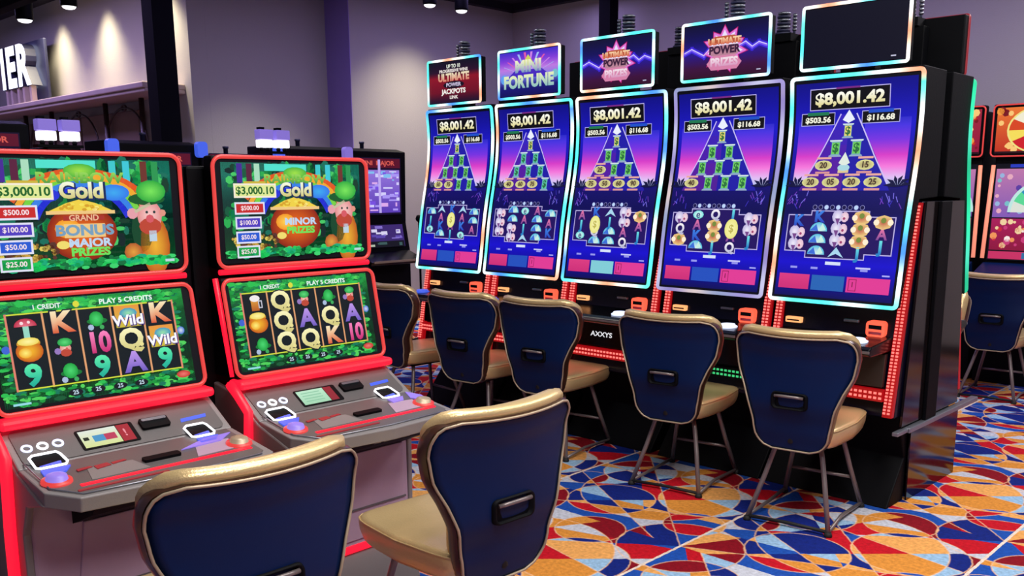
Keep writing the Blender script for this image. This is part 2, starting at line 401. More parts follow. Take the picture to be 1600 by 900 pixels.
# track heads
def track_head(loc, label, grp):
    t = thing('track_light', label, 'spotlight', loc, 0, grp)
    MB().lathe([(0.062, 0.01), (0.066, 0.0), (0.07, 0.02), (0.07, 0.24), (0.05, 0.26)], n=20).build('housing', 'matte', t)
    MB().lathe([(0.06, 0.004), (0.05, -0.012), (0.03, -0.02)], n=18).build('lens', 'whitel', t)
    MB().tube([(0, 0, 0.26), (0, 0, CZ-loc[2]-0.04)], 0.012, 8).build('stem', 'matte', t)
    spot((loc[0], loc[1], loc[2]-0.03), (loc[0], loc[1], 0), 18, NEUT, 70, 0.8)
track_head((-9.0, 3.09, 3.04), 'leftmost black cylinder spotlight hanging below the black track', 'cylinder spotlights')
track_head((-9.0, 3.47, 3.20), 'black cylinder spotlight cut by the top edge, just right of the leftmost one', 'cylinder spotlights')
track_head((-7.5, 6.40, 3.41), 'small black cylinder spotlight pointing straight down above the red topper', 'cylinder spotlights')
track_head((-7.5, 6.83, 3.41), 'brighter black cylinder spotlight near the far ceiling corner', 'cylinder spotlights')
tag(MB().box(-16, -8.3, 2.86, 2.96, 3.09, 3.19).build('track_rail', 'dkblue', bevel=0.005), 'black suspended track rail in the upper left corner', 'rail')
for p in (0,):
    pass

# ------------------------------------------------------------------ chairs
HW = [(0.385, 0.142), (0.45, 0.174), (0.52, 0.186), (0.60, 0.204), (0.68, 0.234), (0.75, 0.268), (0.82, 0.284), (0.90, 0.284), (0.97, 0.276)]
def hwz(z):
    for (a, x), (b_, y) in zip(HW, HW[1:]):
        if z <= b_: t = (z-a)/(b_-a); t = max(0, t); return x+(y-x)*t
    return HW[-1][1]
def spine(z):     # rear surface y at the centre line
    pts = [(0.38, -0.285), (0.5, -0.305), (0.62, -0.335), (0.72, -0.335), (0.82, -0.340), (0.90, -0.362), (0.98, -0.40)]
    for (a, x), (b_, y) in zip(pts, pts[1:]):
        if z <= b_: t = (z-a)/(b_-a); t = t*t*(3-2*t); return x+(y-x)*t
    return pts[-1][1]
def back_pt(s, t, grow=0.0, zt=0.93, zb=0.385, y_off=0.0, rt=0.075):
    # t spaced so that the rounded corners are fine
    q = t*t*(3-2*t)*0.4+t*0.6
    z = zb-grow+(zt+grow-zb+grow)*q
    h = hwz(min(max(z, zb), 0.97))+grow
    if z > zt+grow-rt: d = (z-(zt+grow-rt))/rt; h = h-rt+rt*math.sqrt(max(0, 1-d*d))
    rb = 0.05
    if z < zb-grow+rb: d = ((zb-grow+rb)-z)/rb; h = h-rb+rb*math.sqrt(max(0, 1-d*d))
    x = s*h
    zz = z + (0.012*(x/0.28)**2 if z > 0.8 else 0)
    cur = 0.75*x*x*min(1, max(0.25, (z-0.4)/0.35))
    return Vector((x, spine(z)+cur+y_off, zz))
def pillow(s, t, p=7):
    a = max(0, 1-abs(s)**p); b_ = max(0, 1-abs(2*t-1)**(p+2)); return (a*b_)**(1/3.0)
def make_chair():
    t = thing('slot_stool', 'x', 'chair')
    # rear shell
    mb = MB(); nu, nv = 18, 26
    mb.grid(lambda u, v: back_pt(2*u-1, v), nu, nv, flip=False)
    mb.grid(lambda u, v: back_pt(2*u-1, v)+Vector((0, 0.022*pillow(2*u-1, v, 12), 0)), nu, nv, flip=True)
    sh = mb.build('back_shell', 'blue', t, weld=True)
    # cushion
    mb = MB()
    def cf(u, v, o): 
        s = 2*u-1; p = back_pt(s, v, 0.0, zt=0.968); e = pillow(s, v, 10)
        return p+Vector((0, 0.054+o*0.042*e+0.012*math.cos(PI*s/2)*(o > 0)*e, 0))
    mb.grid(lambda u, v: cf(u, v, -1), nu, nv); mb.grid(lambda u, v: cf(u, v, 1), nu, nv, flip=True)
    mb.build('back_cushion', 'gold', t, weld=True)
    # brown band between shell and cushion
    loop = [back_pt(1, j/26, 0.004) for j in range(27)]+[back_pt(1-2*i/18, 1, 0.004) for i in range(1, 19)]+[back_pt(-1, 1-j/26, 0.004) for j in range(1, 27)]+[back_pt(-1+2*i/18, 0, 0.004) for i in range(1, 18)]
    mb = MB(); n = len(loop)
    for k, dy in enumerate((0.003, 0.02, 0.04, 0.052)):
        for p in loop:
            g_ = (0.0, 0.004, 0.004, -0.004)[k]; d = Vector((p.x, 0, p.z-0.68)).normalized()
            mb.v.append(tuple(p+Vector((0, dy, 0))+d*g_))
    for k in range(3):
        for i in range(n): j = (i+1) % n; mb.face([k*n+i, k*n+j, (k+1)*n+j, (k+1)*n+i], 0, True)
    mb.build('edge_band', 'brown', t)
    loop2 = [back_pt(1, j/26) for j in range(27)]+[back_pt(1-2*i/18, 1) for i in range(1, 19)]+[back_pt(-1, 1-j/26) for j in range(1, 27)]+[back_pt(-1+2*i/18, 0) for i in range(1, 18)]
    MB().tube([tuple(p+Vector((0, -0.003, 0))) for p in loop2], 0.0044, 6, closed=True).build('piping', 'piping', t)
    # recessed handle
    y0 = spine(0.63)
    hp = rrect(-0.088, 0.088, 0.590, 0.672, 0.022)
    mb = MB(); n = len(hp)
    for sc, yy in ((1.0, -0.001), (0.96, -0.014), (0.86, -0.014), (0.8, -0.003)):
        mb.v += [(x*sc, y0+0.001+yy+0.6*x*x, 0.631+(z-0.631)*sc) for x, z in hp]
    for k in range(3):
        for i in range(n): j = (i+1) % n; mb.face([k*n+i, k*n+j, (k+1)*n+j, (k+1)*n+i], 0, True)
    mb.face([3*n+i for i in range(n)])
    h = mb.build('handle', 'matte', t)
    MB().tube([(-0.068, y0-0.008, 0.652), (-0.03, y0-0.016, 0.655), (0.03, y0-0.016, 0.655), (0.068, y0-0.008, 0.652)], 0.007, 8).build('grip', 'leg', h)
    # seat cushion
    mb = MB(); n = 64; prof = [(0.02, 0.509), (0.6, 0.508), (0.90, 0.5065), (0.965, 0.502), (0.992, 0.492), (1.0, 0.478), (0.99, 0.452), (0.955, 0.425), (0.92, 0.412), (0.02, 0.410)]
    def se(a, ax, ay, e=7.5):
        c, s_ = math.cos(a), math.sin(a); r = (abs(c)**e+abs(s_)**e)**(-1/e); return ax*c*r, ay*s_*r
    for sc, z in prof:
        for k in range(n):
            x, y = se(2*PI*k/n+0.0001, 0.222, 0.285); x *= 1-0.1*(y/0.29) if y > 0 else 1+0.12*(y/0.29)
            mb.v.append((x*sc, -0.01+y*sc, z))
    for i in range(len(prof)-1):
        for k in range(n): l = (k+1) % n; mb.face([i*n+k, (i+1)*n+k, (i+1)*n+l, i*n+l], 0, True)
    mb.face(list(range(n))); mb.face([9*n+k for k in range(n)][::-1])
    mb.build('seat', 'gold', t)
    loop3 = []
    for k in range(n):
        x, y = se(2*PI*k/n+0.0001, 0.2225, 0.2855); x *= 1-0.1*(y/0.29) if y > 0 else 1+0.12*(y/0.29); loop3.append((x*0.993, -0.01+y*0.993, 0.494))
    MB().tube(loop3, 0.0028, 5, closed=True).build('seat_piping', 'gold', t)
    # frame and legs
    MB().box(-0.13, 0.13, -0.2, 0.16, 0.385, 0.409).build('seat_frame', 'rubber', t, bevel=0.006)
    MB().tube([(0, -0.27, 0.50), (0, -0.285, 0.43), (0, -0.24, 0.392), (0, -0.1, 0.392)], 0.016, 8).build('back_bracket', 'rubber', t)
    for sx in (-1, 1):
        for (ft, tp) in (((sx*0.20, -0.285, 0.012), (sx*0.105, -0.17, 0.392)), ((sx*0.20, 0.22, 0.012), (sx*0.11, 0.13, 0.392))):
            mid = (ft[0]*0.45+tp[0]*0.55, ft[1]*0.35+tp[1]*0.65, 0.22)
            P = [tp, (tp[0]*0.85+ft[0]*0.15, tp[1]*0.92+ft[1]*0.08, 0.34), mid, ft]
            lg = MB().tube(P, 0.0125, 8).build('leg', 'leg', t)
            MB().lathe([(0.018, 0), (0.02, 0.006), (0.014, 0.022)], ft[0], ft[1], n=12).build('foot', 'rubber', lg)
        MB().tube([(sx*0.20, -0.285, 0.022), (sx*0.185, -0.05, 0.03), (sx*0.20, 0.22, 0.022)], 0.009, 8).build('side_rail', 'leg', t)
    MB().tube([(-0.20, -0.285, 0.022), (0, -0.27, 0.022), (0.20, -0.285, 0.022)], 0.009, 8).build('rear_rail', 'rubber', t)
    MB().tube([(-0.168, 0.185, 0.16), (0.168, 0.185, 0.16)], 0.009, 8).build('footrest', 'leg', t)
    return t
D = math.radians
chairs = [
 (-2.25, 1.94, 87.5, 'blue backed gold stool, whole back seen, facing the right red-lit machine'),
 (-2.285, 1.12, 89, 'blue backed gold stool at bottom left, cut by the lower edge'),
 (-2.041, 4.144, 7.7, 'rightmost blue backed stool of the row facing the tall blue screens'),
 (-2.80, 4.20, 9, 'blue backed stool second from the right in the front row of five'),
 (-3.738, 4.218, 7.9, 'middle blue backed stool of the five in front of the tall blue screens'),
 (-4.33, 4.164, 5, 'blue backed stool second from the left in front of the tall blue screens'),
 (-5.05, 4.18, -4, 'leftmost blue backed stool at the tall screens, half hidden by a red-lit monitor'),
 (-2.235, 7.62, 4, 'bright blue backed stool at the right edge, in front of the wheel game machines'),
]
proto = None
for x, y, a, lab in chairs:
    o = make_chair() if proto is None else copy_tree(proto)
    if proto is None: proto = o
    o.location = (x, y, 0); o.rotation_euler = (0, 0, D(a)); tag(o, lab, 'chair', 'gold and blue slot stools')
o = copy_tree(proto); o.location = (-2.26, 5.80, 0); o.rotation_euler = (0, 0, D(180)); tag(o, 'gold cushioned stool seen from its front, just behind the green-lit edge of the rear machine', 'chair', 'gold and blue slot stools')

# ------------------------------------------------------------------ tall curved-screen machines
PROF = [(1.0, -0.006), (1.02, 0.0), (1.17, 0.026), (1.34, 0.050), (1.5, 0.080), (1.62, 0.107), (1.75, 0.132), (1.88, 0.146), (2.0, 0.148), (2.15, 0.136), (2.2, 0.132)]
def scy(z):
    z = min(2.19, max(1.001, z))
    for i in range(len(PROF)-1):
        if z <= PROF[i+1][0]: break
    p1, p2 = PROF[i], PROF[i+1]; p0 = PROF[max(0, i-1)]; p3 = PROF[min(len(PROF)-1, i+2)]
    h = p2[0]-p1[0]; m1 = (p2[1]-p0[1])/(p2[0]-p0[0]); m2 = (p3[1]-p1[1])/(p3[0]-p1[0]); t = (z-p1[0])/h
    return (2*t**3-3*t*t+1)*p1[1]+(t**3-2*t*t+t)*h*m1+(-2*t**3+3*t*t)*p2[1]+(t**3-t*t)*h*m2
TS = [(-5.03), (-4.305), (-3.58), (-2.835), (-2.105)]
def barrel(A, u, v, s, c, kind):
    L = A.layer
    if kind == 'g':      # green spool
        A.poly([(u-s, v+s*1.15), (u-s*0.62, v+s*0.8), (u-s*0.62, v-s*0.8), (u-s, v-s*1.15), (u+s, v-s*1.15), (u+s*0.62, v-s*0.8), (u+s*0.62, v+s*0.8), (u+s, v+s*1.15)], (120, 170, 190))
        A.rect(u-s*0.55, u+s*0.55, v-s*0.8, v+s*0.8, c, L+1); A.rect(u-s*0.9, u+s*0.9, v+s*0.95, v+s*1.15, (215, 230, 235)); A.rect(u-s*0.9, u+s*0.9, v-s*1.15, v-s*0.95, (150, 170, 200))
        A.text('$', u, v, s*1.7, (40, 110, 60), L+2, 0.03)
    else:
        A.disc(u, v, s*1.15, (225, 222, 150), ry=s*0.62, n=12, c2=(150, 130, 90)); A.rect(u-s*0.95, u+s*0.95, v+s*0.75, v+s*1.0, (235, 170, 160)); A.rect(u-s*0.95, u+s*0.95, v-s*1.0, v-s*0.75, (220, 150, 150))
        A.text(kind, u, v, s*1.0, (70, 50, 40), L+1, 0.03)
    A.layer = L
def shell(A, u, v, s, kind):
    L = A.layer
    if kind == 'S':     # blue fan shell
        A.disc(u+s*0.1, v-s*0.25, s*1.0, (80, 190, 225), ry=s*0.95, n=10, a0=0.0, a1=PI, c2=(225, 245, 245)); A.layer = L+1
        A.poly([(u-s*0.9, v-s*0.2), (u-s*0.2, v+s*0.5), (u+s*0.1, v-s*0.25)], (60, 110, 215)); A.poly([(u+s*0.1, v-s*0.25), (u+s*0.5, v+s*0.6), (u+s*0.95, v-s*0.1)], (200, 240, 225))
    elif kind == 'T':   # pale twin shells
        A.disc(u-s*0.3, v+s*0.1, s*0.62, (190, 180, 225), ry=s*0.7, n=10, c2=(240, 235, 250)); A.disc(u+s*0.5, v+s*0.05, s*0.45, (225, 190, 215), ry=s*0.55, n=10, c2=(250, 220, 225)); A.layer = L+1
        A.poly([(u-s*0.55, v-s*0.1), (u+s*0.0, v-s*0.1), (u-s*0.2, v-s*0.8)], (120, 70, 140)); A.disc(u+s*0.45, v-s*0.1, s*0.16, (160, 60, 110), n=6)
    elif kind == 'F':   # gold and red flower figure
        A.disc(u, v, s*1.05, (240, 205, 130), ry=s*0.75, n=8, c2=(190, 70, 70)); A.layer = L+1
        A.disc(u-s*0.75, v, s*0.32, (255, 240, 210), n=8); A.disc(u+s*0.75, v, s*0.32, (255, 240, 210), n=8); A.disc(u, v+s*0.2, s*0.3, (120, 140, 60), n=8)
    elif kind == 'O':   # gold coin
        A.disc(u, v-s*0.4, s*1.15, (235, 232, 130), ry=s*1.5, n=18, c2=(250, 245, 180)); A.text('$', u, v-s*0.4, s*1.6, (190, 180, 80), L+1)
    elif kind == 'A': A.text('A', u, v, s*2.1, (235, 120, 170), None, 0.03, c2=(120, 70, 150))
    elif kind == 'Q': A.text('Q', u, v, s*2.0, (250, 245, 250), None, 0.04, c2=(190, 190, 220))
    elif kind == 'K': A.text('K', u, v, s*2.1, (60, 130, 230), None, 0.05, c2=(40, 70, 190))
    elif kind == 'J': A.text('J', u, v, s*2.1, (110, 230, 235), None, 0.05, c2=(40, 130, 200))
    elif kind == 'V': A.poly([(u-s*0.9, v-s*0.5), (u, v+s*0.6), (u+s*0.9, v-s*0.5), (u, v-s*0.1)], (170, 215, 240))
    elif kind == 'D':
        A.disc(u, v, s*0.75, (120, 225, 225), n=10, ry=s*0.5, c2=(240, 255, 250)); A.text('e', u, v, s*1.2, (30, 60, 120), L+1)
    A.layer = L
def tall_screen(k, parent):
    W = 0.314; Z0, Z1 = 1.047, 2.12
    fn = lambda u, v, e: (u, scy(v)-0.006-e, v)
    A = Art(fn); U = lambda a: -W+2*W*a; V = lambda a: Z1-(Z1-Z0)*a
    A.rect(-W-0.014, W+0.014, Z0-0.014, Z1+0.014, (3, 3, 14), 0, nv=24)
    A.layer = 1
    A.rings([(V(1), (8, 8, 90)), (V(0.93), (10, 8, 150)), (V(0.84), (22, 12, 205)), (V(0.6), (8, 6, 84)), (V(0.5), (14, 8, 104)), (V(0.40), (16, 12, 150)), (V(0.2), (24, 20, 200)), (V(0), (8, 8, 130))], -W, W)
    # sunset on both sides
    A.layer = 2
    for s in (-1, 1):
        e0, e1 = (0.035, 0.33) if s < 0 else (0.60, 0.965)
        A.rings([(V(0.475), (170, 190, 240)), (V(0.44), (225, 190, 245)), (V(0.39), (245, 120, 220)), (V(0.34), (215, 60, 200)), (V(0.27), (120, 50, 225)), (V(0.21), (70, 50, 225)), (V(0.175), (44, 40, 200))], U(e0), U(e1))
    # pyramid face over it
    A.layer = 3
    tl, tr, bl, br = 0.395, 0.53, 0.10, 0.86
    for j in range(10):
        t0, t1 = j/10, (j+1)/10; v0, v1 = 0.15+0.35*t0, 0.15+0.35*t1
        x = lambda t, a, b_: a+(b_-a)*t
        c = [(52, 34, 190), (60, 30, 180), (74, 26, 170), (84, 26, 160), (80, 26, 150)][j//2]
        c2 = (30, 26, 165)
        m0, m1 = (0.465, 0.465)
        A.poly([(U(x(t0, tl, bl)), V(v0)), (U(x(t1, tl, bl)), V(v1)), (U(m1), V(v1)), (U(m0), V(v0))], c)
        A.poly([(U(m0), V(v0)), (U(m1), V(v1)), (U(x(t1, tr, br)), V(v1)), (U(x(t0, tr, br)), V(v0))], c2)
    A.line([(U(tl), V(0.15)), (U(0.24), V(0.34)), (U(0.12), V(0.475))], 0.006, (205, 190, 250), 4); A.line([(U(tr), V(0.15)), (U(0.70), V(0.34)), (U(0.84), V(0.475))], 0.006, (205, 195, 250))
    # palms
    for cxx in (0.08, 0.92):
        for i in range(6):
            a = D(10+32*i); ex, ey = U(cxx)+0.075*math.cos(a), V(0.475)+0.06*math.sin(a); A.poly([(U(cxx), V(0.485)), ((U(cxx)+ex)/2-0.012*math.sin(a), (V(0.48)+ey)/2+0.012*math.cos(a)), (ex, ey-0.012), ((U(cxx)+ex)/2+0.006*math.sin(a), (V(0.48)+ey)/2-0.006*math.cos(a))], (10, 12, 62), 5)
    for i in range(26):
        rr = random.Random(k*99+i); uu = rr.choice([rr.uniform(0.04, 0.2), rr.uniform(0.8, 0.96)]); vv = rr.uniform(0.5, 0.57)
        A.line([(U(uu), V(vv)), (U(uu)+rr.uniform(-.02, .02), V(vv)-rr.uniform(.01, .03))], 0.004, rr.choice([(120, 110, 230), (60, 50, 190), (110, 60, 190)]), 5)
    # jackpots
    A.rect(U(0.13), U(0.79), V(0.125), V(0.03), (5, 5, 10), 5); A.frame(U(0.13), U(0.79), V(0.125), V(0.03), 0.004, (190, 180, 240), 6)
    A.text('$8,001.42', U(0.46), V(0.078), 0.078, (255, 255, 245), 6, 0.04, 1.17, c2=(225, 215, 150))
    A.rect(U(0.35), U(0.55), V(0.034), V(0.026), (120, 40, 130), 7)
    for (a, b_, tx, cc) in ((0.06, 0.345, '$503.56', (30, 120, 80)), (0.575, 0.875, '$116.68', (30, 80, 200))):
        A.rect(U(a), U(b_), V(0.195), V(0.14), (6, 6, 12), 5); A.frame(U(a), U(b_), V(0.195), V(0.14), 0.0035, (180, 175, 235), 6); A.rect(U(a+0.05), U(b_-0.05), V(0.15), V(0.135), cc, 7)
        A.text(tx, U((a+b_)/2), V(0.172), 0.037, (245, 245, 225), 7, 0.04, 1.15)
    # spools
    rows = [[('g', (225, 215, 110))], None, None, None]
    G = (110, 205, 90)
    sets = {0: ['gg', 'ggg', ['50', '75', 'g', 'g']], 1: ['gg', 'ggg', ['40', '60', '75', 'g']], 2: ['gg', ['25', 'g', 'g'], ['75', '50', '60', '90']], 3: ['gg', 'ggg', ['40', 'g', 'g', 'g']], 4: ['gg', ['20', 'd', '15'], ['20', '05', '20', '25']]}[k]
    A.poly([(U(0.465)-0.032, V(0.175)), (U(0.465), V(0.13)), (U(0.465)+0.032, V(0.175)), (U(0.465), V(0.19))], (235, 240, 255), 6)
    A.layer = 6; barrel(A, U(0.465), V(0.226), 0.031, (228, 214, 110), 'g')
    for r, st in enumerate(sets):
        n = len(st); vv = 0.305+0.078*r
        for i, kk in enumerate(st):
            uu = 0.462+(i-(n-1)/2)*0.175-(0.0 if r < 2 else 0.005)
            A.layer = 6
            if kk == 'd':
                A.poly([(U(uu)-0.03, V(vv-0.01)), (U(uu), V(vv-0.06)), (U(uu)+0.03, V(vv-0.01)), (U(uu), V(vv+0.005))], (225, 235, 225)); A.disc(U(uu), V(vv+0.012), 0.032, (170, 215, 225), ry=0.018); A.rect(U(uu)-0.028, U(uu)+0.028, V(vv+0.036), V(vv+0.022), (225, 200, 150)); continue
            barrel(A, U(uu), V(vv), 0.036 if kk == 'g' else 0.041, G if k != 1 else (90, 200, 170), kk)
    # counter strip
    for i in range(9):
        c = (190, 215, 250) if (i*7+k*3) % 5 < 2 else (20, 16, 70)
        A.disc(U(0.27+0.05*i), V(0.578), 0.0125, (150, 150, 215), 5, n=10); A.disc(U(0.27+0.05*i), V(0.578), 0.0105, c, 6, n=10)
    # reels
    out = [(0.05, 0.615), (0.25, 0.615), (0.25, 0.595), (0.735, 0.595), (0.735, 0.62), (0.95, 0.62), (0.95, 0.79), (0.735, 0.79), (0.735, 0.815), (0.235, 0.815), (0.235, 0.785), (0.05, 0.785)]
    A.poly([(U(a), V(b_)) for a, b_ in out], (34, 16, 96), 5); A.line([(U(a), V(b_)) for a, b_ in out], 0.005, (190, 180, 235), 6, True)
    grid = {0: [['S', 'J', 'D'], ['V', 'A', 'K', 'S'], ['K', 'O', 'A', 'J'], ['V', 'A', 'K', 'D'], ['S', 'S', 'A']],
            1: [['T', 'T', 'T'], ['S', 'S', 'T', 'T'], ['D', 'A', 'J', 'V'], ['A', 'S', 'S', 'S'], ['S', 'A', 'K']],
            2: [['A', 'J', 'D'], ['K', 'O', 'Q', 'S'], ['V', 'J', 'S', 'S'], ['T', 'T', 'A', 'Q'], ['F', 'A', 'J']],
            3: [['T', 'Q', 'F'], ['D', 'A', 'K', 'S'], ['Q', 'F', 'F', 'J'], ['J', 'O', 'A', 'Q'], ['T', 'T', 'J']],
            4: [['K', 'T', 'T'], ['K', 'S', 'S', 'S'], ['T', 'T', 'T', 'V'], ['F', 'F', 'F', 'J'], ['F', 'A', 'J']]}[k]
    for ci, col in enumerate(grid):
        n = len(col); top = 0.615 if n == 3 else 0.597; stp = 0.056 if n == 3 else 0.0545
        for ri, kk in enumerate(col):
            A.layer = 7 + (3 if kk == 'O' else 0); shell(A, U(0.142+0.179*ci), V(top+stp*(ri+0.5)), 0.047 if kk not in 'AQKJO' else 0.036, kk)
    # captions and buttons
    A.rect(U(0.42), U(0.55), V(0.845), V(0.83), (215, 225, 250), 6)
    for a in (0.12, 0.3, 0.72): A.rect(U(a), U(a+0.06), V(0.868), V(0.858), (150, 150, 240), 6)
    A.rect(U(0.68), U(0.80), V(0.857), V(0.849), (200, 200, 250), 6)
    A.rect(U(0.03), U(0.30), V(0.965), V(0.895), (205, 46, 120), 6, (220, 60, 130)); A.rect(U(0.32), U(0.60), V(0.965), V(0.895), (130, 205, 215) if k == 2 else (36, 80, 190) if k < 4 else (40, 100, 180), 6)
    A.rect(U(0.62), U(0.97), V(0.965), V(0.895), (225, 60, 150), 6); A.frame(U(0.64), U(0.70), V(0.957), V(0.905), 0.003, (120, 20, 60), 7); A.text('1', U(0.67), V(0.93), 0.035, (120, 20, 60), 7)
    A.rect(U(0.9), U(0.96), V(0.885), V(0.878), (170, 170, 250), 6)
    A.build('screen', 'art', parent)
def topper_art(k, parent):
    W, Z0, Z1 = 0.262, 2.195, 2.472; zc = (Z0+Z1)/2
    A = Art(lambda u, v, e: (u, 0.094-e, v))
    if k == 4:
        A.rect(-W, W, Z0, Z1, (3, 4, 26), 0); A.rect(0.19, 0.215, Z0+0.016, Z0+0.022, (200, 200, 225), 1)
    elif k == 0:
        A.rings([(Z0, (26, 10, 40)), (Z0+0.07, (110, 10, 34)), (zc+0.03, (140, 14, 36)), (zc+0.07, (40, 8, 40)), (Z1, (10, 8, 30))], -W, W)
        A.text('UP TO 10', 0, zc+0.105, 0.034, (225, 230, 215), 2, 0.04); A.text('PROGRESSIVE WINS', 0, zc+0.075, 0.028, (235, 225, 220), 2, 0.04, 1.2)
        A.text('ULTIMATE', 0, zc+0.03, 0.07, (235, 225, 190), 2, 0.05, 1.0, c2=(215, 120, 100)); A.disc(0, zc-0.02, 0.11, (20, 10, 30), 1, ry=0.025); A.text('POWER', 0, zc-0.02, 0.034, (200, 190, 220), 3, 0.04, 1.3)
        A.text('JACKPOTS', 0, zc-0.065, 0.044, (245, 240, 235), 2, 0.04, 1.2); A.text('LINK', 0, zc-0.105, 0.03, (235, 225, 220), 2, 0.04, 1.3)
    elif k == 1:
        A.rings([(Z0, (14, 10, 90)), (Z0+0.06, (22, 20, 120)), (zc-0.02, (120, 130, 230)), (zc+0.03, (190, 120, 225)), (zc+0.08, (130, 60, 215)), (Z1, (60, 40, 200))], -W, W)
        for i in range(14):
            a = PI*i/13; A.poly([(0.02*math.cos(a), zc-0.02), (0.25*math.cos(a-0.04), zc-0.02+0.15*math.sin(a)), (0.25*math.cos(a+0.04), zc-0.02+0.15*math.sin(a))], [(205, 130, 230), (225, 90, 170), (160, 190, 245)][i % 3], 1)
        A.poly([(-0.06, zc+0.045), (0, zc+0.115), (0.06, zc+0.045)], (205, 215, 90), 2)
        A.poly([(-0.2, zc-0.03), (-0.12, zc+0.02), (0.12, zc+0.02), (0.2, zc-0.03)], (70, 40, 190), 2)
        A.text('MINI', 0, zc+0.04, 0.10, (245, 245, 200), 3, 0.05, 1.15, c2=(120, 150, 190)); A.text('FORTUNE', 0, zc-0.055, 0.105, (230, 240, 190), 3, 0.05, 0.95, c2=(140, 190, 190))
        A.disc(-0.22, zc-0.03, 0.03, (90, 160, 240), 2); A.disc(0.235, zc-0.02, 0.025, (120, 190, 200), 2)
    else:
        A.rings([(Z0, (50, 8, 40)), (Z0+0.05, (60, 10, 60)), (zc, (34, 20, 150)), (zc+0.06, (14, 10, 90)), (Z1, (8, 6, 50))], -W, W)
        for s in (-1, 1):
            pts = [(s*0.09, zc+0.01), (s*0.13, zc+0.025*(1 if s > 0 else -1)), (s*0.17, zc-0.005), (s*0.21, zc+0.015), (s*0.255, zc-0.002)]
            A.line(pts, 0.03, (60, 40, 215), 1); A.line(pts, 0.014, (120, 90, 245), 2); A.line([(x, z+0.004) for x, z in pts], 0.005, (215, 205, 255), 3)
        n = 22
        for lay, r0, r1, cc in ((2, 0.085, 0.118, (190, 30, 110)), (3, 0.08, 0.11, (225, 120, 220)), (4, 0.065, 0.092, (235, 225, 250))):
            st = []
            for i in range(n): a = 2*PI*i/n+PI/2; r = r1*(1.1 if i % 4 == 0 else 1) if i % 2 == 0 else r0; st.append((r*math.cos(a)*1.15, zc+r*math.sin(a)))
            A.poly(st, cc, lay)
        A.poly([(-0.105, zc+0.045), (-0.06, zc+0.07), (0.06, zc+0.07), (0.105, zc+0.045), (0.09, zc+0.03), (-0.09, zc+0.03)], (190, 90, 60), 5)
        A.text('ULTIMATE', 0, zc+0.042, 0.045, (250, 215, 170), 6, 0.05, 1.0, c2=(210, 90, 60)); A.rect(-0.085, 0.085, zc-0.03, zc+0.022, (185, 130, 150), 5)
        A.text('POWER', 0, zc-0.003, 0.055, (60, 30, 60), 6, 0.05, 1.0); A.poly([(-0.11, zc-0.07), (-0.07, zc-0.03), (0.07, zc-0.03), (0.11, zc-0.07), (0.08, zc-0.105), (-0.08, zc-0.105)], (215, 130, 170), 5)
        A.text('PRIZES', 0, zc-0.066, 0.058, (245, 225, 235), 6, 0.05, 1.0, c2=(215, 150, 190)); A.rect(0.2, 0.225, Z0+0.016, Z0+0.022, (190, 190, 220), 2)
    A.build('artwork', 'art', parent)
def led_dots(path, n, wdt, cols=2, r=0.0046, m=0):
    mb = MB(); a = Vector(path[0]); b_ = Vector(path[1]); d = (b_-a)
    for i in range(n):
        p = a+d*((i+0.5)/n)
        for j in range(cols):
            x = p.x+(j-(cols-1)/2)*wdt; mb.box(x-r*1.25, x+r*1.25, p.y-0.006, p.y, p.z-r, p.z+r)
    return mb
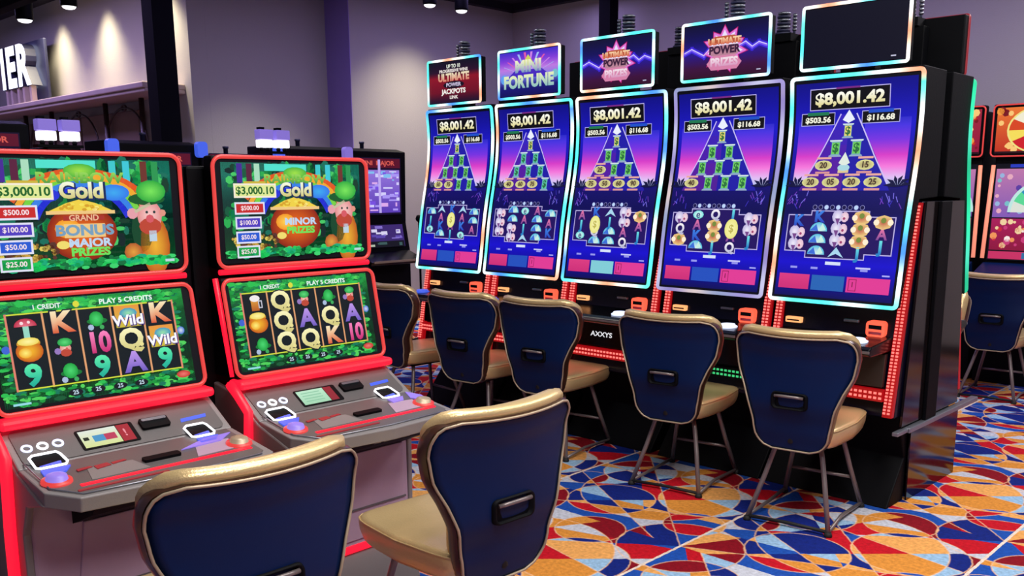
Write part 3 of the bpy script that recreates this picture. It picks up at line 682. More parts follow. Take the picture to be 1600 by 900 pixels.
def tall_machine(k, dark=False):
    x = TS[k]
    t = thing('slot_machine', '', 'slot machine', (x, 4.40, 0))
    W = 0.352
    MB().prism([(0.035, 0.0), (0.22, 0.23), (0.14, 0.40), (0.10, 0.47), (0.46, 0.47), (0.46, 0.40), (0.235, 0.40), (0.25, 0.24), (0.24, 0.0)], -W+0.006, W-0.006).build('base', 'matte', t, bevel=0.006)
    MB().prism([(0.035, 0.471), (0.105, 1.0), (0.205, 1.53), (0.46, 1.53), (0.46, 0.471)], -W, W).build('cabinet', 'navy', t, bevel=0.006)
    # screen housing
    zs = [1.015+1.15*i/14 for i in range(15)]
    poly = [(scy(z)+0.002, z) for z in zs]+[(0.43, 2.165), (0.43, 1.55), (0.2, 1.54), (0.06, 1.02)]
    MB().prism(poly, -0.335, 0.335).build('screen_housing', 'matte', t, bevel=0.004)
    tall_screen(k, t)
    pts = [(px, scy(pz)-0.006, pz) for px, pz in dens(rrect(-0.338, 0.338, 1.025, 2.148, 0.018, 4), 0.04)]
    ring_tube(pts, 0.0095, DIM if k == 3 else GRN if dark else RB, off=k*1.7).build('ring_light', 'ring', t)
    # topper
    tp = MB().box(-0.272, 0.272, 0.095, 0.15, 2.185, 2.482).build('topper', 'matte', t, bevel=0.006)
    topper_art(k, tp)
    pts = [(px, 0.094, pz) for px, pz in dens(rrect(-0.272, 0.272, 2.183, 2.485, 0.012, 3), 0.03)]
    ring_tube(pts, 0.0075, RB, off=k*2.3+4, per=0.11).build('ring_light', 'ring', tp)
    MB().box(-0.09, 0.09, 0.15, 0.22, 2.166, 2.44).build('mount', 'matte', tp, bevel=0.005)
    # tower light
    tl = MB()
    for i in range(6): tl.lathe([(0.036, 0), (0.04, 0.003), (0.04, 0.011), (0.036, 0.013)], 0.015, 0.19, 16, i % 2, 2.50+0.019*i)
    tl.lathe([(0.02, 0), (0.02, 0.11)], 0.015, 0.19, 10, 0, 2.49); tl.lathe([(0.05, 0), (0.05, 0.012)], 0.015, 0.19, 14, 0, 2.483); tl.box(-0.06, 0.08, 0.12, 0.24, 2.44, 2.484, 2)
    for i in range(5): tl.lathe([(0.013, 0), (0.013, 0.012)], -0.055, 0.19, 8, 1, 2.50+0.02*i)
    tl.box(-0.062, -0.048, 0.185, 0.195, 2.485, 2.595, 0)
    tl.build('tower_light', ['slate', 'chrome', 'matte'], t)
    # LED strips
    for s in (-1, 1):
        p0, p1 = (s*0.328, -0.006, 0.495), (s*0.328, 0.194, 1.515)
        b_ = MB().prism([(0.0, 0.48), (0.198, 1.525), (0.21, 1.525), (0.03, 0.48)], s*0.328-0.024, s*0.328+0.024).build('light_strip', 'redback', t)
        led_dots((p0, p1), 62, 0.022).build('led_dots', 'reddot', b_)
    col = 'greendot' if k == 3 else 'reddot'
    b_ = MB().box(-0.30, 0.30, 0.0, 0.03, 0.555, 0.615).build('light_band', 'redback' if k != 3 else 'matte', t)
    mb = MB()
    for r in range(2):
        for i in range(24): xx = -0.29+0.0252*i; mb.box(xx-0.008, xx+0.006, -0.004, 0.0, 0.567+r*0.024, 0.578+r*0.024)
    mb.build('led_dots', col, b_)
    # deck
    dk = MB().prism([(0.09, 0.80), (-0.16, 0.80), (-0.185, 0.815), (-0.185, 0.835), (-0.16, 0.85), (0.09, 0.87)], -0.30, 0.30).build('button_deck', 'black', t, bevel=0.008)
    MB().box(-0.3, 0.3, -0.19, -0.183, 0.820, 0.832).build('edge_strip', 'chrome', dk)
    for bx in (-0.19, 0.19):
        MB().lathe([(0.05, 0), (0.052, 0.01), (0.04, 0.016), (0.038, 0.022)], bx, -0.08, 20, 0, 0.852).build('button', 'wb' if bx > 0 else 'bluel', dk)
    # face fittings above the deck
    yf = lambda z: 0.02+(z-0.471)*0.16-0.002
    sl = MB().box(-0.28, -0.19, yf(0.91)-0.02, yf(0.91)+0.02, 0.895, 0.925).build('ticket_slot', 'amber', t, bevel=0.004); MB().box(-0.27, -0.2, yf(0.91)-0.022, yf(0.91)-0.018, 0.905, 0.912).build('slot', 'matte', sl)
    cs = MB().box(0.04, 0.12, yf(0.93)-0.012, yf(0.93)+0.02, 0.925, 0.94).build('card_slot', 'chrome', t, bevel=0.003)
    bv = MB().prism(rrect(0.17, 0.265, 0.865, 0.945, 0.02, 4), yf(0.9)-0.03, yf(0.9)+0.02, axis='y').build('bill_slot', 'orange', t); MB().box(0.185, 0.25, yf(0.9)-0.034, yf(0.9)-0.028, 0.905, 0.925).build('slot', 'matte', bv)
    MB().box(0.185, 0.25, yf(0.9)-0.033, yf(0.9)-0.029, 0.878, 0.892).build('lower_lip', 'pinkdark', bv)
    kp = MB().prism([(0.012, 0.625), (0.030, 0.79), (0.06, 0.79), (0.04, 0.625)], -0.29, 0.29).build('kick_panel', 'black' if k < 4 else MDARK, t, bevel=0.003)
    if k == 2:
        A = Art(lambda u, v, e: (u, 0.012+(v-0.625)*0.11-0.002-e, v)); A.text('AXXYS', -0.03, 0.70, 0.042, (235, 235, 240), 1, 0.02, 1.3); A.build('logo', 'art', kp)
    return t
labels = ['tall blue-screen slot machine at the far left of the row, under the red topper', 'tall blue-screen slot machine with the violet FORTUNE topper', 'middle one of the five tall blue-screen slot machines in the row',
 'tall blue-screen slot machine with the dim lilac frame light, second from right', 'rightmost and largest-looking tall slot machine, its topper screen dark']
front = []
for k in range(5):
    t = tall_machine(k); front.append(t); tag(t, labels[k], 'slot machine', 'tall curved screen slot machines')
rl = ['black back of the rear-row machine at the right end, edge glowing green', 'black back of the rear-row machine between the dark and fourth toppers', 'black back of the rear-row machine between the third and fourth toppers', 'black back of the rear-row machine seen between the second and third toppers', 'black back of the rear-row machine at the far left, between the first two toppers']
rear0 = copy_tree(front[4])
for c in kids([q for q in kids(rear0) if q.name.startswith('topper')][0]):
    if c.name.startswith('ring_light'): c.data = c.data.copy(); c.data.materials[0] = M['pinkdark']
for c in kids(rear0):
    if c.name.startswith('ring_light'):
        pts = [(px, scy(pz)-0.006, pz) for px, pz in dens(rrect(-0.338, 0.338, 1.025, 2.148, 0.018, 4), 0.04)]
        tmp = ring_tube(pts, 0.010, GRN).build('ring_tmp', 'ring'); c.data = tmp.data; bpy.data.objects.remove(tmp)
ri = 0
for i, x in enumerate((-2.105, -2.84, -3.57, -4.30, -5.03)):
    o = rear0 if i == 0 else copy_tree(rear0)
    o.location = (x, 5.35, 0); o.rotation_euler = (0, 0, PI); tag(o, rl[i], 'slot machine', 'rear row of tall machines')

ep = thing('end_panel', 'dark mirror-gloss panel with silver rail closing the right end of the tall machine row', 'panel', (-1.737, 4.87, 0))
MB().prism([(-0.37, 0.42), (-0.255, 1.53), (0.255, 1.53), (0.34, 0.95), (0.40, 0.42)], -0.012, 0.0).build('upper_panel', 'mirror', ep)
MB().box(-0.012, -0.004, -0.23, 0.44, 0.0, 0.385).build('lower_panel', 'mirror', ep)
MB().box(-0.012, 0.028, -0.33, 0.66, 0.385, 0.41).build('rail', 'chrome', ep, bevel=0.004)
MB().box(0.001, 0.02, -0.11, 0.03, 0.411, 1.53).build('post', 'matte', ep, bevel=0.003)
MB().box(-0.012, 0.02, -0.46, -0.331, 0.39, 0.41).build('bracket', 'chrome', ep, bevel=0.004)

# ------------------------------------------------------------------ red-lit machines on the left
def pot(A, u, v, s, L=6):
    A.disc(u, v, s, (200, 90, 10), L, ry=s*0.82, n=18, c2=(250, 190, 40)); A.disc(u-s*0.3, v-s*0.1, s*0.5, (240, 170, 30), L+1, ry=s*0.4, c2=(255, 240, 120))
    A.rect(u-s*0.85, u+s*0.85, v+s*0.5, v+s*0.72, (215, 150, 40), L+2); A.disc(u, v+s*0.75, s*0.8, (240, 215, 90), L+3, ry=s*0.32, n=14, c2=(255, 245, 160))
def hat(A, u, v, s, L=6):
    A.disc(u+s*0.15, v-s*0.15, s*0.95, (14, 120, 50), L, ry=s*0.3, n=14); A.disc(u+s*0.1, v+s*0.05, s*0.65, (20, 160, 60), L+1, ry=s*0.7, n=14, c2=(70, 215, 110)); A.disc(u-s*0.5, v-s*0.7, s*0.28, (170, 190, 220), L+1, n=8); A.disc(u+s*0.5, v-s*0.75, s*0.22, (60, 170, 90), L+1, n=8)
def man(A, u, v, s, L=6):
    A.disc(u, v-s*0.1, s*0.5, (225, 140, 130), L, n=12, c2=(250, 200, 185)); A.disc(u, v-s*0.5, s*0.5, (190, 70, 50), L+1, ry=s*0.35, n=10); A.disc(u, v+s*0.45, s*0.65, (30, 160, 70), L+2, ry=s*0.4, n=12, c2=(90, 220, 120)); A.disc(u-s*0.7, v-s*0.3, s*0.3, (150, 120, 190), L, n=8); A.disc(u+s*0.1, v-s*0.15, s*0.13, (215, 90, 90), L+2, n=6)
def sym(A, u, v, s, k):
    if k == 'pot': pot(A, u, v, s*1.15)
    elif k == 'hat': hat(A, u, v, s)
    elif k == 'man': man(A, u, v, s)
    elif k == 'mush':
        A.rect(u-s*0.25, u+s*0.25, v-s, v, (150, 215, 195), 6); A.disc(u, v, s*0.95, (190, 40, 70), 7, ry=s*0.7, n=12, a0=0, a1=PI, c2=(235, 120, 140)); A.disc(u-s*0.3, v+s*0.3, s*0.16, (250, 220, 225), 8, n=7); A.disc(u+s*0.3, v+s*0.35, s*0.14, (250, 220, 225), 8, n=7)
    elif k == 'mug':
        A.rect(u-s*0.5, u+s*0.4, v-s*0.8, v+s*0.4, (180, 90, 30), 6, (225, 160, 60)); A.disc(u, v+s*0.5, s*0.6, (240, 235, 235), 7, ry=s*0.35); A.frame(u+s*0.4, u+s*0.75, v-s*0.5, v+s*0.2, s*0.12, (200, 200, 215), 7)
    elif k == 'Wild':
        A.rect(u-s*1.2, u+s*1.2, v-s*1.0, v+s*1.05, (205, 190, 60), 6, (235, 150, 60)); A.disc(u+s*0.1, v+s*0.3, s*0.85, (60, 150, 190), 7, ry=s*0.5, n=10, c2=(150, 225, 170)); A.text('Wild', u, v-s*0.4, s*1.35, (250, 250, 255), 9, 0.03, 1.1); A.text('Wild', u+s*0.06, v-s*0.46, s*1.35, (60, 30, 130), 8, 0.06, 1.1)
    else:
        cc = {'K': ((250, 235, 190), (220, 90, 50)), 'Q': ((250, 245, 190), (215, 205, 130)), 'A': ((190, 150, 235), (110, 90, 190)), '9': ((90, 235, 170), (20, 170, 150)), '10': ((250, 130, 190), (200, 40, 110))}[k]
        A.text(k, u, v, s*2.7, (10, 20, 40), 6, 0.07, 1.1 if k != '10' else 0.85); A.text(k, u, v, s*2.6, cc[0], 7, 0.04, 1.1 if k != '10' else 0.85, c2=cc[1])
        if k == 'Q': A.disc(u+s*0.9, v-s*0.55, s*0.22, (235, 225, 150), 8, n=7)
def upper_art(k, parent):
    W = 0.316; Z0, Z1 = 1.342, 1.70; A = Art(lambda u, v, e: (u, 0.222-e, v), 0.0005); H = Z1-Z0
    U = lambda a: -W+2*W*a; V = lambda a: Z1-H*a; rr = random.Random(5)
    A.poly([(x, z) for x, z in rrect(-0.318, 0.318, 1.335, 1.703, 0.02)], (3, 4, 8), 0)
    A.rings([(V(0.97), (10, 90, 40)), (V(0.7), (16, 60, 40)), (V(0.4), (10, 70, 60)), (V(0.15), (30, 130, 110)), (V(0.02), (30, 120, 100))], U(0.03), U(0.965))
    for i in range(190):     # foliage and tree trunks
        a = rr.random()**1.0; u = rr.uniform(0.05, 0.95); v = rr.choice([rr.uniform(0.05, 0.25), rr.uniform(0.4, 0.8)])
        A.disc(U(u), V(v), rr.uniform(0.008, 0.022), rr.choice([(20, 130, 60), (40, 170, 80), (12, 60, 40), (20, 110, 90), (8, 36, 36), (70, 200, 100), (14, 90, 60)]), 1+(i % 2)*1, ry=rr.uniform(0.006, 0.03), n=7)
    for u, c in ((0.14, (70, 40, 150)), (0.2, (90, 30, 60)), (0.25, (170, 220, 190)), (0.66, (60, 200, 205)), (0.73, (60, 200, 215)), (0.82, (110, 50, 40)), (0.88, (40, 150, 80))): A.rect(U(u)-0.01, U(u)+0.012, V(0.22), V(0.03), c, 3)
    A.rect(U(0.3), U(0.58), V(0.1), V(0.03), (80, 225, 205), 3)
    # rainbow
    for j, c in enumerate([(225, 90, 40), (240, 170, 50), (120, 210, 70), (60, 130, 230), (40, 50, 210)]):
        n = 16; r0 = 0.215-j*0.017
        P = [(U(0.50)+r0*1.0*math.cos(PI*(0.12+0.76*i/n)), V(0.50)+0.135*math.sin(PI*(0.12+0.76*i/n))-j*0.013) for i in range(n+1)]
        A.line(P, 0.018, c, 4+(j % 2))
    A.disc(U(0.34), V(0.33), 0.035, (40, 50, 215), 6, ry=0.02); A.disc(U(0.66), V(0.31), 0.05, (50, 120, 235), 6, ry=0.026, c2=(60, 170, 240)); A.disc(U(0.5), V(0.12), 0.05, (70, 180, 60), 6, ry=0.022, c2=(160, 225, 70))
    A.text('RAINBOW', U(0.5), V(0.185), 0.045, (150, 215, 90), 8, 0.04, 1.25, c2=(80, 150, 60)); A.text('Gold', U(0.5)+0.003, V(0.295)-0.003, 0.07, (20, 40, 90), 8, 0.08, 1.0); A.text('Gold', U(0.5), V(0.295), 0.068, (245, 250, 225), 9, 0.04, 1.0, c2=(210, 200, 120))
    # big pot
    A.disc(U(0.49), V(0.66), 0.108, (140, 30, 8), 6, ry=0.088, n=22, c2=(245, 110, 16)); A.disc(U(0.42), V(0.62), 0.04, (245, 150, 30), 7, ry=0.03, c2=(255, 210, 80))
    A.poly([(U(0.49)-0.1, V(0.47)), (U(0.49)-0.045, V(0.4)), (U(0.49), V(0.365)), (U(0.49)+0.045, V(0.4)), (U(0.49)+0.1, V(0.47))], (240, 210, 70), 7); A.rect(U(0.49)-0.105, U(0.49)+0.105, V(0.495), V(0.465), (240, 200, 130), 8)
    for i in range(24): A.disc(U(0.49)+rr.uniform(-0.06, 0.06), V(rr.uniform(0.41, 0.46)), 0.008, rr.choice([(245, 225, 90), (215, 160, 40), (255, 240, 150)]), 9, ry=0.005, n=6)
    if k == 0:
        A.rect(U(0.40), U(0.60), V(0.55), V(0.51), (170, 50, 40), 9); A.rect(U(0.4), U(0.6), V(0.70), V(0.58), (240, 200, 130), 9)
        A.text('GRAND', U(0.5), V(0.53), 0.026, (240, 190, 150), 10); A.text('BONUS', U(0.5), V(0.64), 0.045, (120, 160, 190), 10, 0.04, 1.2)
    A.text('MINOR' if k else 'MAJOR', U(0.52), V(0.62 if k else 0.75), 0.035, (190, 215, 240), 10, 0.04, 1.2); A.text('PRIZES', U(0.52), V(0.71 if k else 0.83), 0.034, (110, 225, 90), 10, 0.05, 1.2)
    A.disc(U(0.39), V(0.76), 0.02, (240, 220, 110), 9, ry=0.013)
    # man with green hat, beard and waistcoat
    A.disc(U(0.855), V(0.80), 0.05, (190, 90, 20), 6, ry=0.10, n=14, c2=(240, 180, 50)); A.disc(U(0.790), V(0.66), 0.035, (12, 70, 40), 6, ry=0.07, n=12); A.disc(U(0.835), V(0.52), 0.042, (225, 140, 140), 8, ry=0.05, n=14, c2=(250, 205, 200)); A.disc(U(0.835), V(0.62), 0.038, (190, 70, 50), 9, ry=0.028, n=12); A.rect(U(0.825), U(0.865), V(0.76), V(0.66), (190, 210, 225), 9)
    A.disc(U(0.835), V(0.55), 0.014, (215, 90, 100), 10, n=8); A.disc(U(0.820), V(0.49), 0.005, (40, 60, 60), 11, n=6); A.disc(U(0.860), V(0.49), 0.005, (40, 60, 60), 11, n=6)
    A.disc(U(0.825), V(0.37), 0.062, (16, 90, 40), 10, ry=0.02, n=14); A.disc(U(0.85), V(0.30), 0.050, (40, 170, 60), 11, ry=0.036, n=14, c2=(120, 230, 90)); A.disc(U(0.745), V(0.5), 0.018, (230, 160, 170), 9, n=9); A.line([(U(0.765), V(0.48)), (U(0.835), V(0.42))], 0.01, (200, 190, 160), 10); A.disc(U(0.905), V(0.5), 0.012, (225, 150, 130), 8, n=7)
    A.disc(U(0.735), V(0.85), 0.03, (180, 90, 40), 8, n=10, c2=(230, 160, 60))
    # jackpot meter boxes
    A.rect(U(0.10), U(0.36), V(0.36), V(0.235), (225, 235, 150), 12); A.frame(U(0.10), U(0.36), V(0.36), V(0.235), 0.006, (245, 235, 215), 13); A.text('$3,000.10', U(0.23), V(0.30), 0.037, (30, 100, 40), 13, 0.03, 1.05); A.rect(U(0.16), U(0.3), V(0.23), V(0.205), (205, 180, 60), 12)
    for j, (c, wd) in enumerate((((200, 40, 40), 0.28), ((80, 60, 190), 0.255), ((40, 90, 210), 0.245), ((30, 160, 70), 0.235))):
        v0 = 0.42+0.145*j; A.rect(U(0.10), U(wd), V(v0+0.105), V(v0), c, 12); A.frame(U(0.10), U(wd), V(v0+0.105), V(v0), 0.006, (225, 225, 245), 13); A.text(('$500.00', '$100.00', '$50.00', '$25.00')[j], U((0.1+wd)/2), V(v0+0.052), 0.022, (250, 230, 235), 13)
    for i in range(60): A.disc(U(rr.uniform(0.07, 0.36)), V(rr.uniform(0.75, 0.9)), rr.uniform(0.004, 0.012), rr.choice([(140, 100, 40), (60, 30, 20), (200, 160, 70), (90, 50, 40), (225, 200, 90)]), 8, n=6)
    for i in range(150): A.disc(U(rr.uniform(0.05, 0.95)), V(rr.uniform(0.885, 0.965)), rr.uniform(0.008, 0.02), rr.choice([(20, 150, 70), (30, 200, 90), (14, 110, 60), (60, 210, 110), (20, 170, 120)]), 10+(i % 3), ry=rr.uniform(0.004, 0.01), n=7)
    A.rect(U(0.9), U(0.95), V(0.955), V(0.93), (190, 215, 225), 13)
    A.build('screen', 'art', parent)
def lower_pt(u, v, e):   # v 0 bottom .. 1 top
    z = 0.945+v*0.325; y = 0.146+v*0.065; return (u, y-0.98*e-0.004, z+0.2*e)
def lower_art(k, parent):
    W = 0.316; A = Art(lambda u, v, e: lower_pt(u, v, e), 0.0005); rr = random.Random(8)
    H = 0.325; U = lambda a: -W+2*W*a; V = lambda a: 1-a
    class B(Art):
        pass
    # use metres for v so shapes keep their proportions
    A.fn = lambda u, v, e: lower_pt(u, v/H, e)
    V = lambda a: H*(1-a)
    A.poly(rrect(-0.32, 0.32, -0.004, H+0.004, 0.02), (3, 4, 8), 0)
    A.rings([(V(0.985), (14, 90, 60)), (V(0.85), (24, 130, 50)), (V(0.5), (14, 70, 60)), (V(0.12), (30, 150, 60)), (V(0.015), (50, 190, 90))], U(0.015), U(0.965))
    for i in range(420):
        v = rr.choice([rr.uniform(0.02, 0.13), rr.uniform(0.85, 0.98)]); u = rr.uniform(0.02, 0.94)
        if i % 4 == 0: u = rr.choice([rr.uniform(0.03, 0.08), rr.uniform(0.88, 0.92)]); v = rr.uniform(0.1, 0.9)
        A.disc(U(u), V(v), rr.uniform(0.006, 0.02), rr.choice([(20, 150, 60), (40, 190, 80), (12, 90, 50), (80, 210, 90), (14, 120, 90)]), 1+(i % 3), ry=rr.uniform(0.003, 0.008), n=7)
    A.text('1 CREDIT', U(0.27), V(0.085), 0.02, (230, 245, 235), 5, 0.03); A.disc(U(0.41), V(0.085), 0.01, (220, 220, 60), 5); A.text('PLAY 5 CREDITS', U(0.66), V(0.085), 0.022, (230, 250, 240), 5, 0.03, 1.1)
    A.rect(U(0.08), U(0.90), V(0.83), V(0.135), (8, 22, 26), 4); A.frame(U(0.08), U(0.90), V(0.83), V(0.135), 0.004, (215, 225, 60), 5)
    cells = [[['mush', 'pot', '9'], ['K', 'man', 'hat'], ['hat', '10', '9'], ['Wild', 'Q', 'A'], ['K', 'Wild', '9']], [['mug', 'pot', 'hat'], ['Q', 'Q', 'Q'], ['man', 'A', 'Q'], ['hat', 'Q', 'K'], ['man', 'A', '10']]][k]
    cw = 0.164
    for c in range(5):
        if c: A.line([(U(0.08+cw*c), V(0.83)), (U(0.08+cw*c), V(0.135))], 0.006, (225, 160, 110), 5)
        for r in range(3): sym(A, U(0.08+cw*(c+0.5)), V(0.135+0.232*(r+0.5)), 0.034, cells[c][r])
    A.line([(U(0.08), V(0.83)), (U(0.08), V(0.135))], 0.006, (225, 130, 110), 6); A.line([(U(0.90), V(0.83)), (U(0.90), V(0.135))], 0.006, (225, 140, 110), 6)
    for c in range(4): A.disc(U(0.34+0.11*c), V(0.92), 0.022, (14, 20, 30), 5, ry=0.011); A.text('25', U(0.34+0.11*c), V(0.92), 0.018, (200, 225, 240), 6)
    A.disc(U(0.90), V(0.90), 0.024, (200, 50, 40), 5, ry=0.012, c2=(240, 120, 110)); A.rect(U(0.05), U(0.13), V(0.965), V(0.945), (150, 220, 230), 6)
    A.disc(U(0.06), V(0.45), 0.012, (60, 100, 210), 5); A.disc(U(0.925), V(0.45), 0.013, (60, 110, 215), 5, c2=(210, 225, 240))
    A.build('screen', 'art', parent)
def con_pt(u, w_, h=0):   # console surface: w_ 0 back .. 1 break .. 2 front
    a, b_, c = (0.145, 0.888), (-0.008, 0.800), (-0.30, 0.764)
    if w_ <= 1: y, z = a[0]+(b_[0]-a[0])*w_, a[1]+(b_[1]-a[1])*w_; n = (-0.50, 0.866)
    else: y, z = b_[0]+(c[0]-b_[0])*(w_-1), b_[1]+(c[1]-b_[1])*(w_-1); n = (-0.122, 0.992)
    return (u, y+n[0]*h, z+n[1]*h)
def wy(y):  # inverse: console y to w
    return (0.145-y)/0.153 if y > -0.008 else 1+(-0.008-y)/0.292
def cprism(poly, h0, h1, m=0, mb=None):     # poly in (u, y) laid on console
    mb = mb or MB(); n = len(poly); b_ = len(mb.v)
    for h in (h0, h1): mb.v += [con_pt(u, wy(y), h) for u, y in poly]
    mb.face([b_+i for i in range(n)][::-1], m); mb.face([b_+n+i for i in range(n)], m)
    for i in range(n): j = (i+1) % n; mb.face([b_+i, b_+j, b_+n+j, b_+n+i], m)
    return mb
def crect(u0, u1, y0, y1, r=0.006): return rrect(u0, u1, y0, y1, r, 3)
def red_machine(k, yc, label):
    t = thing('slot_machine', label, 'slot machine', (-2.86, yc, 0), PI/2, 'red-lit double-screen slot machines')
    # lower cabinet
    MB().box(-0.32, 0.32, 0.0, 0.42, 0.22, 0.70).build('lower_cabinet', 'body', t, bevel=0.012)
    MB().prism([(-0.05, 0.0), (-0.05, 0.03), (0.01, 0.20), (0.40, 0.20), (0.40, 0)], -0.33, 0.33).build('plinth', 'grey', t, bevel=0.008)
    MB().box(-0.325, 0.325, -0.004, 0.41, 0.2, 0.232).build('base_light', 'redled', t, bevel=0.004)
    dr = MB().prism([(-0.22, 0.25), (0.29, 0.25), (0.29, 0.60), (-0.17, 0.60)], -0.008, 0.004, axis='y').build('service_door', 'body', t, bevel=0.004)
    MB().box(-0.29, 0.295, -0.014, -0.006, 0.372, 0.378).build('door_seam', 'grey2', t)
    # left and right side profile of the console body
    for s in (-1, 1):
        MB().prism([(0.30, 0.22), (0.0, 0.22), (-0.005, 0.60), (-0.06, 0.70), (-0.20, 0.735), (0.0, 0.79), (0.145, 0.878), (0.30, 0.90)], s*0.318, s*0.340).build('side_panel', 'grey', t, bevel=0.006)
    # red light edge down the left side (and its twin on the right)
    for s in (-1,):
        P = [(s*0.352, 0.152, 0.912), (s*0.355, 0.10, 0.885), (s*0.355, 0.03, 0.83), (s*0.355, 0.04, 0.74), (s*0.355, 0.06, 0.60), (s*0.355, 0.08, 0.23)]
        MB().tube(P, 0.017, 8).build('side_light', 'redled', t)
    # speaker bar
    sp = MB().prism([(-0.20, 0.700), (-0.16, 0.665), (0.0, 0.60), (0.0, 0.705)], -0.20, 0.30).build('speaker_bar', 'matte', t)
    for i in range(4): MB().box(0.02+0.045*i, 0.05+0.045*i, -0.186, -0.178, 0.679, 0.691).build('button', 'grey', sp)
    # console deck
    mb = MB()
    outl = [(-0.335, 0.145), (-0.335, -0.20), (-0.27, -0.285), (0.02, -0.31), (0.30, -0.30), (0.335, -0.27), (0.335, 0.145)]
    def con_poly(h): 
        o = []
        for u, y in outl: o.append(con_pt(u, wy(y), h))
        return o
    # upper steep part and flat part as two slabs
    cprism([(-0.335, -0.008), (0.335, -0.008), (0.335, 0.145), (-0.335, 0.145)], -0.03, 0.0, 0, mb)
    cprism([(-0.335, -0.008), (-0.335, -0.20), (-0.27, -0.285), (0.02, -0.31), (0.30, -0.30), (0.335, -0.27), (0.335, -0.008)], -0.045, 0.0, 0, mb)
    cn = mb.build('console', 'grey', t, bevel=0.004)
    cprism(crect(-0.315, 0.315, 0.0, 0.135, 0.02), 0.0005, 0.0035).build('faceplate', 'grey2', cn)
    cprism([(-0.31, -0.012), (-0.31, -0.19), (-0.25, -0.262), (0.02, -0.278), (0.29, -0.268), (0.31, -0.25), (0.31, -0.012)], 0.0005, 0.003).build('deck_plate', 'grey2', cn)
    MB().tube([con_pt(u, wy(y), 0.004) for u, y in [(-0.315, 0.01), (-0.315, -0.19), (-0.255, -0.268), (0.02, -0.284), (0.292, -0.274)]], 0.0025, 6).build('trim_line', 'chrome', cn)
    # red light band between monitor and console
    MB().box(-0.34, 0.34, 0.10, 0.19, 0.893, 0.925).build('band_light', 'redled', t, bevel=0.012)
    # three ring lit buttons
    for i, (u, c) in enumerate(((-0.287, 'wb'), (-0.243, 'whitel'), (-0.199, 'wb'))):
        b_ = MB(); n = 18; 
        for h, r in ((0.002, 0.017), (0.007, 0.016), (0.007, 0.0105), (0.003, 0.0105)):
            for q in range(n): a = 2*PI*q/n; p = con_pt(u+r*math.cos(a), wy(0.06+r*math.sin(a)*0.87), h); b_.v.append(p)
        for ring in range(3):
            for q in range(n): l = (q+1) % n; b_.face([ring*n+q, ring*n+l, (ring+1)*n+l, (ring+1)*n+q], 0, True)
        b_.face([3*n+q for q in range(n)], 1)
        b_.build('ring_button', [c, 'grey2'], cn)
    # card reader display
    cprism(crect(-0.142, 0.035, 0.012, 0.09, 0.006), 0.003, 0.006).build('display_surround', 'matte', cn)
    A = Art(lambda u, v, e: con_pt(u, wy(v), 0.0065+e))
    if k == 1:
        A.rect(-0.134, -0.02, 0.018, 0.084, (165, 215, 180), 0, (190, 235, 205)); A.rect(-0.018, 0.016, 0.018, 0.084, (150, 40, 50), 0)
        for i in range(4): A.rect(-0.12, -0.04, 0.03+0.013*i, 0.034+0.013*i, (140, 200, 165), 1)
    else:
        A.rect(-0.134, -0.02, 0.018, 0.084, (215, 225, 150), 0, (225, 235, 225)); A.rect(-0.018, 0.022, 0.018, 0.084, (170, 40, 50), 0); A.rect(-0.10, -0.065, 0.035, 0.06, (70, 150, 200), 1); A.rect(-0.065, -0.03, 0.035, 0.06, (190, 60, 90), 1); A.rect(-0.128, -0.112, 0.045, 0.058, (20, 40, 20), 1); A.text('!', 0.0, 0.05, 0.04, (240, 150, 160), 1)
    A.build('display', 'art', cn)
    sl = cprism(crect(0.055, 0.148, 0.045, 0.085, 0.006), 0.003, 0.014).build('ticket_slot', 'matte', cn); cprism(crect(0.062, 0.142, 0.070, 0.080, 0.003), 0.0141, 0.018).build('slot_lip', 'chrome', sl)
    # bill acceptors with lit frames
    for (u0, u1) in ((-0.297, -0.205), (0.178, 0.262)):
        y0, y1 = -0.045, 0.028; P = [(u0, y0+0.008), (u0+0.01, y0), (u1-0.012, y0), (u1, y0+0.02), (u1-0.006, y1-0.01), (u1-0.014, y1), (u0+0.012, y1), (u0, y1-0.008)]
        bz = cprism(P, 0.003, 0.006).build('bill_acceptor', 'matte', cn)
        MB().tube(dens([con_pt(u, wy(y), 0.008) for u, y in P], 0.02), 0.0038, 6, closed=True).build('frame_light', 'whitel', bz)
        cprism([(u0+0.012, y0+0.012), (u1-0.02, y0+0.012), (u1-0.014, y0+0.035), (u0+0.012, y0+0.028)], 0.0062, 0.009).build('note_tray', 'bluel', bz)
        cprism([(u0+0.0, y0-0.055), (u1-0.03, y0-0.05), (u1-0.004, y0-0.012), (u0+0.005, y0-0.012)], 0.003, 0.008).build('light_wedge', 'bluel' if k == 0 or u0 < 0 else 'purpl', bz)
    cprism([(0.185, 0.05), (0.275, 0.055), (0.28, 0.068), (0.19, 0.064)], 0.0035, 0.005).build('logo_plate', 'bluel', cn)
    # deck: red channels, centre slot, spin buttons
    for (a, b_, y0, y1) in ((-0.24, 0.29, -0.218, -0.204), (-0.26, 0.0, -0.250, -0.240)):
        cprism([(a, y0), (b_, y0), (b_, y1), (a, y1)], 0.003, 0.006).build('deck_light', 'redled' if y0 > -0.22 else 'pinkdark', cn)
    cprism([(-0.20, -0.19), (-0.03, -0.19), (-0.05, -0.11), (-0.18, -0.10)], 0.003, 0.0045).build('deck_inlay', 'grey', cn)
    for i in range(3): cprism([(-0.21+0.05*i, -0.115-0.012*(i % 2)), (-0.165+0.05*i, -0.105-0.012*(i % 2)), (-0.17+0.05*i, -0.095), (-0.21+0.05*i, -0.1)], 0.005, 0.007).build('red_inlay', 'pinkdark', cn)
    cprism(crect(-0.03, 0.085, -0.155, -0.125, 0.006), 0.003, 0.012).build('wrist_slot', 'matte', cn)
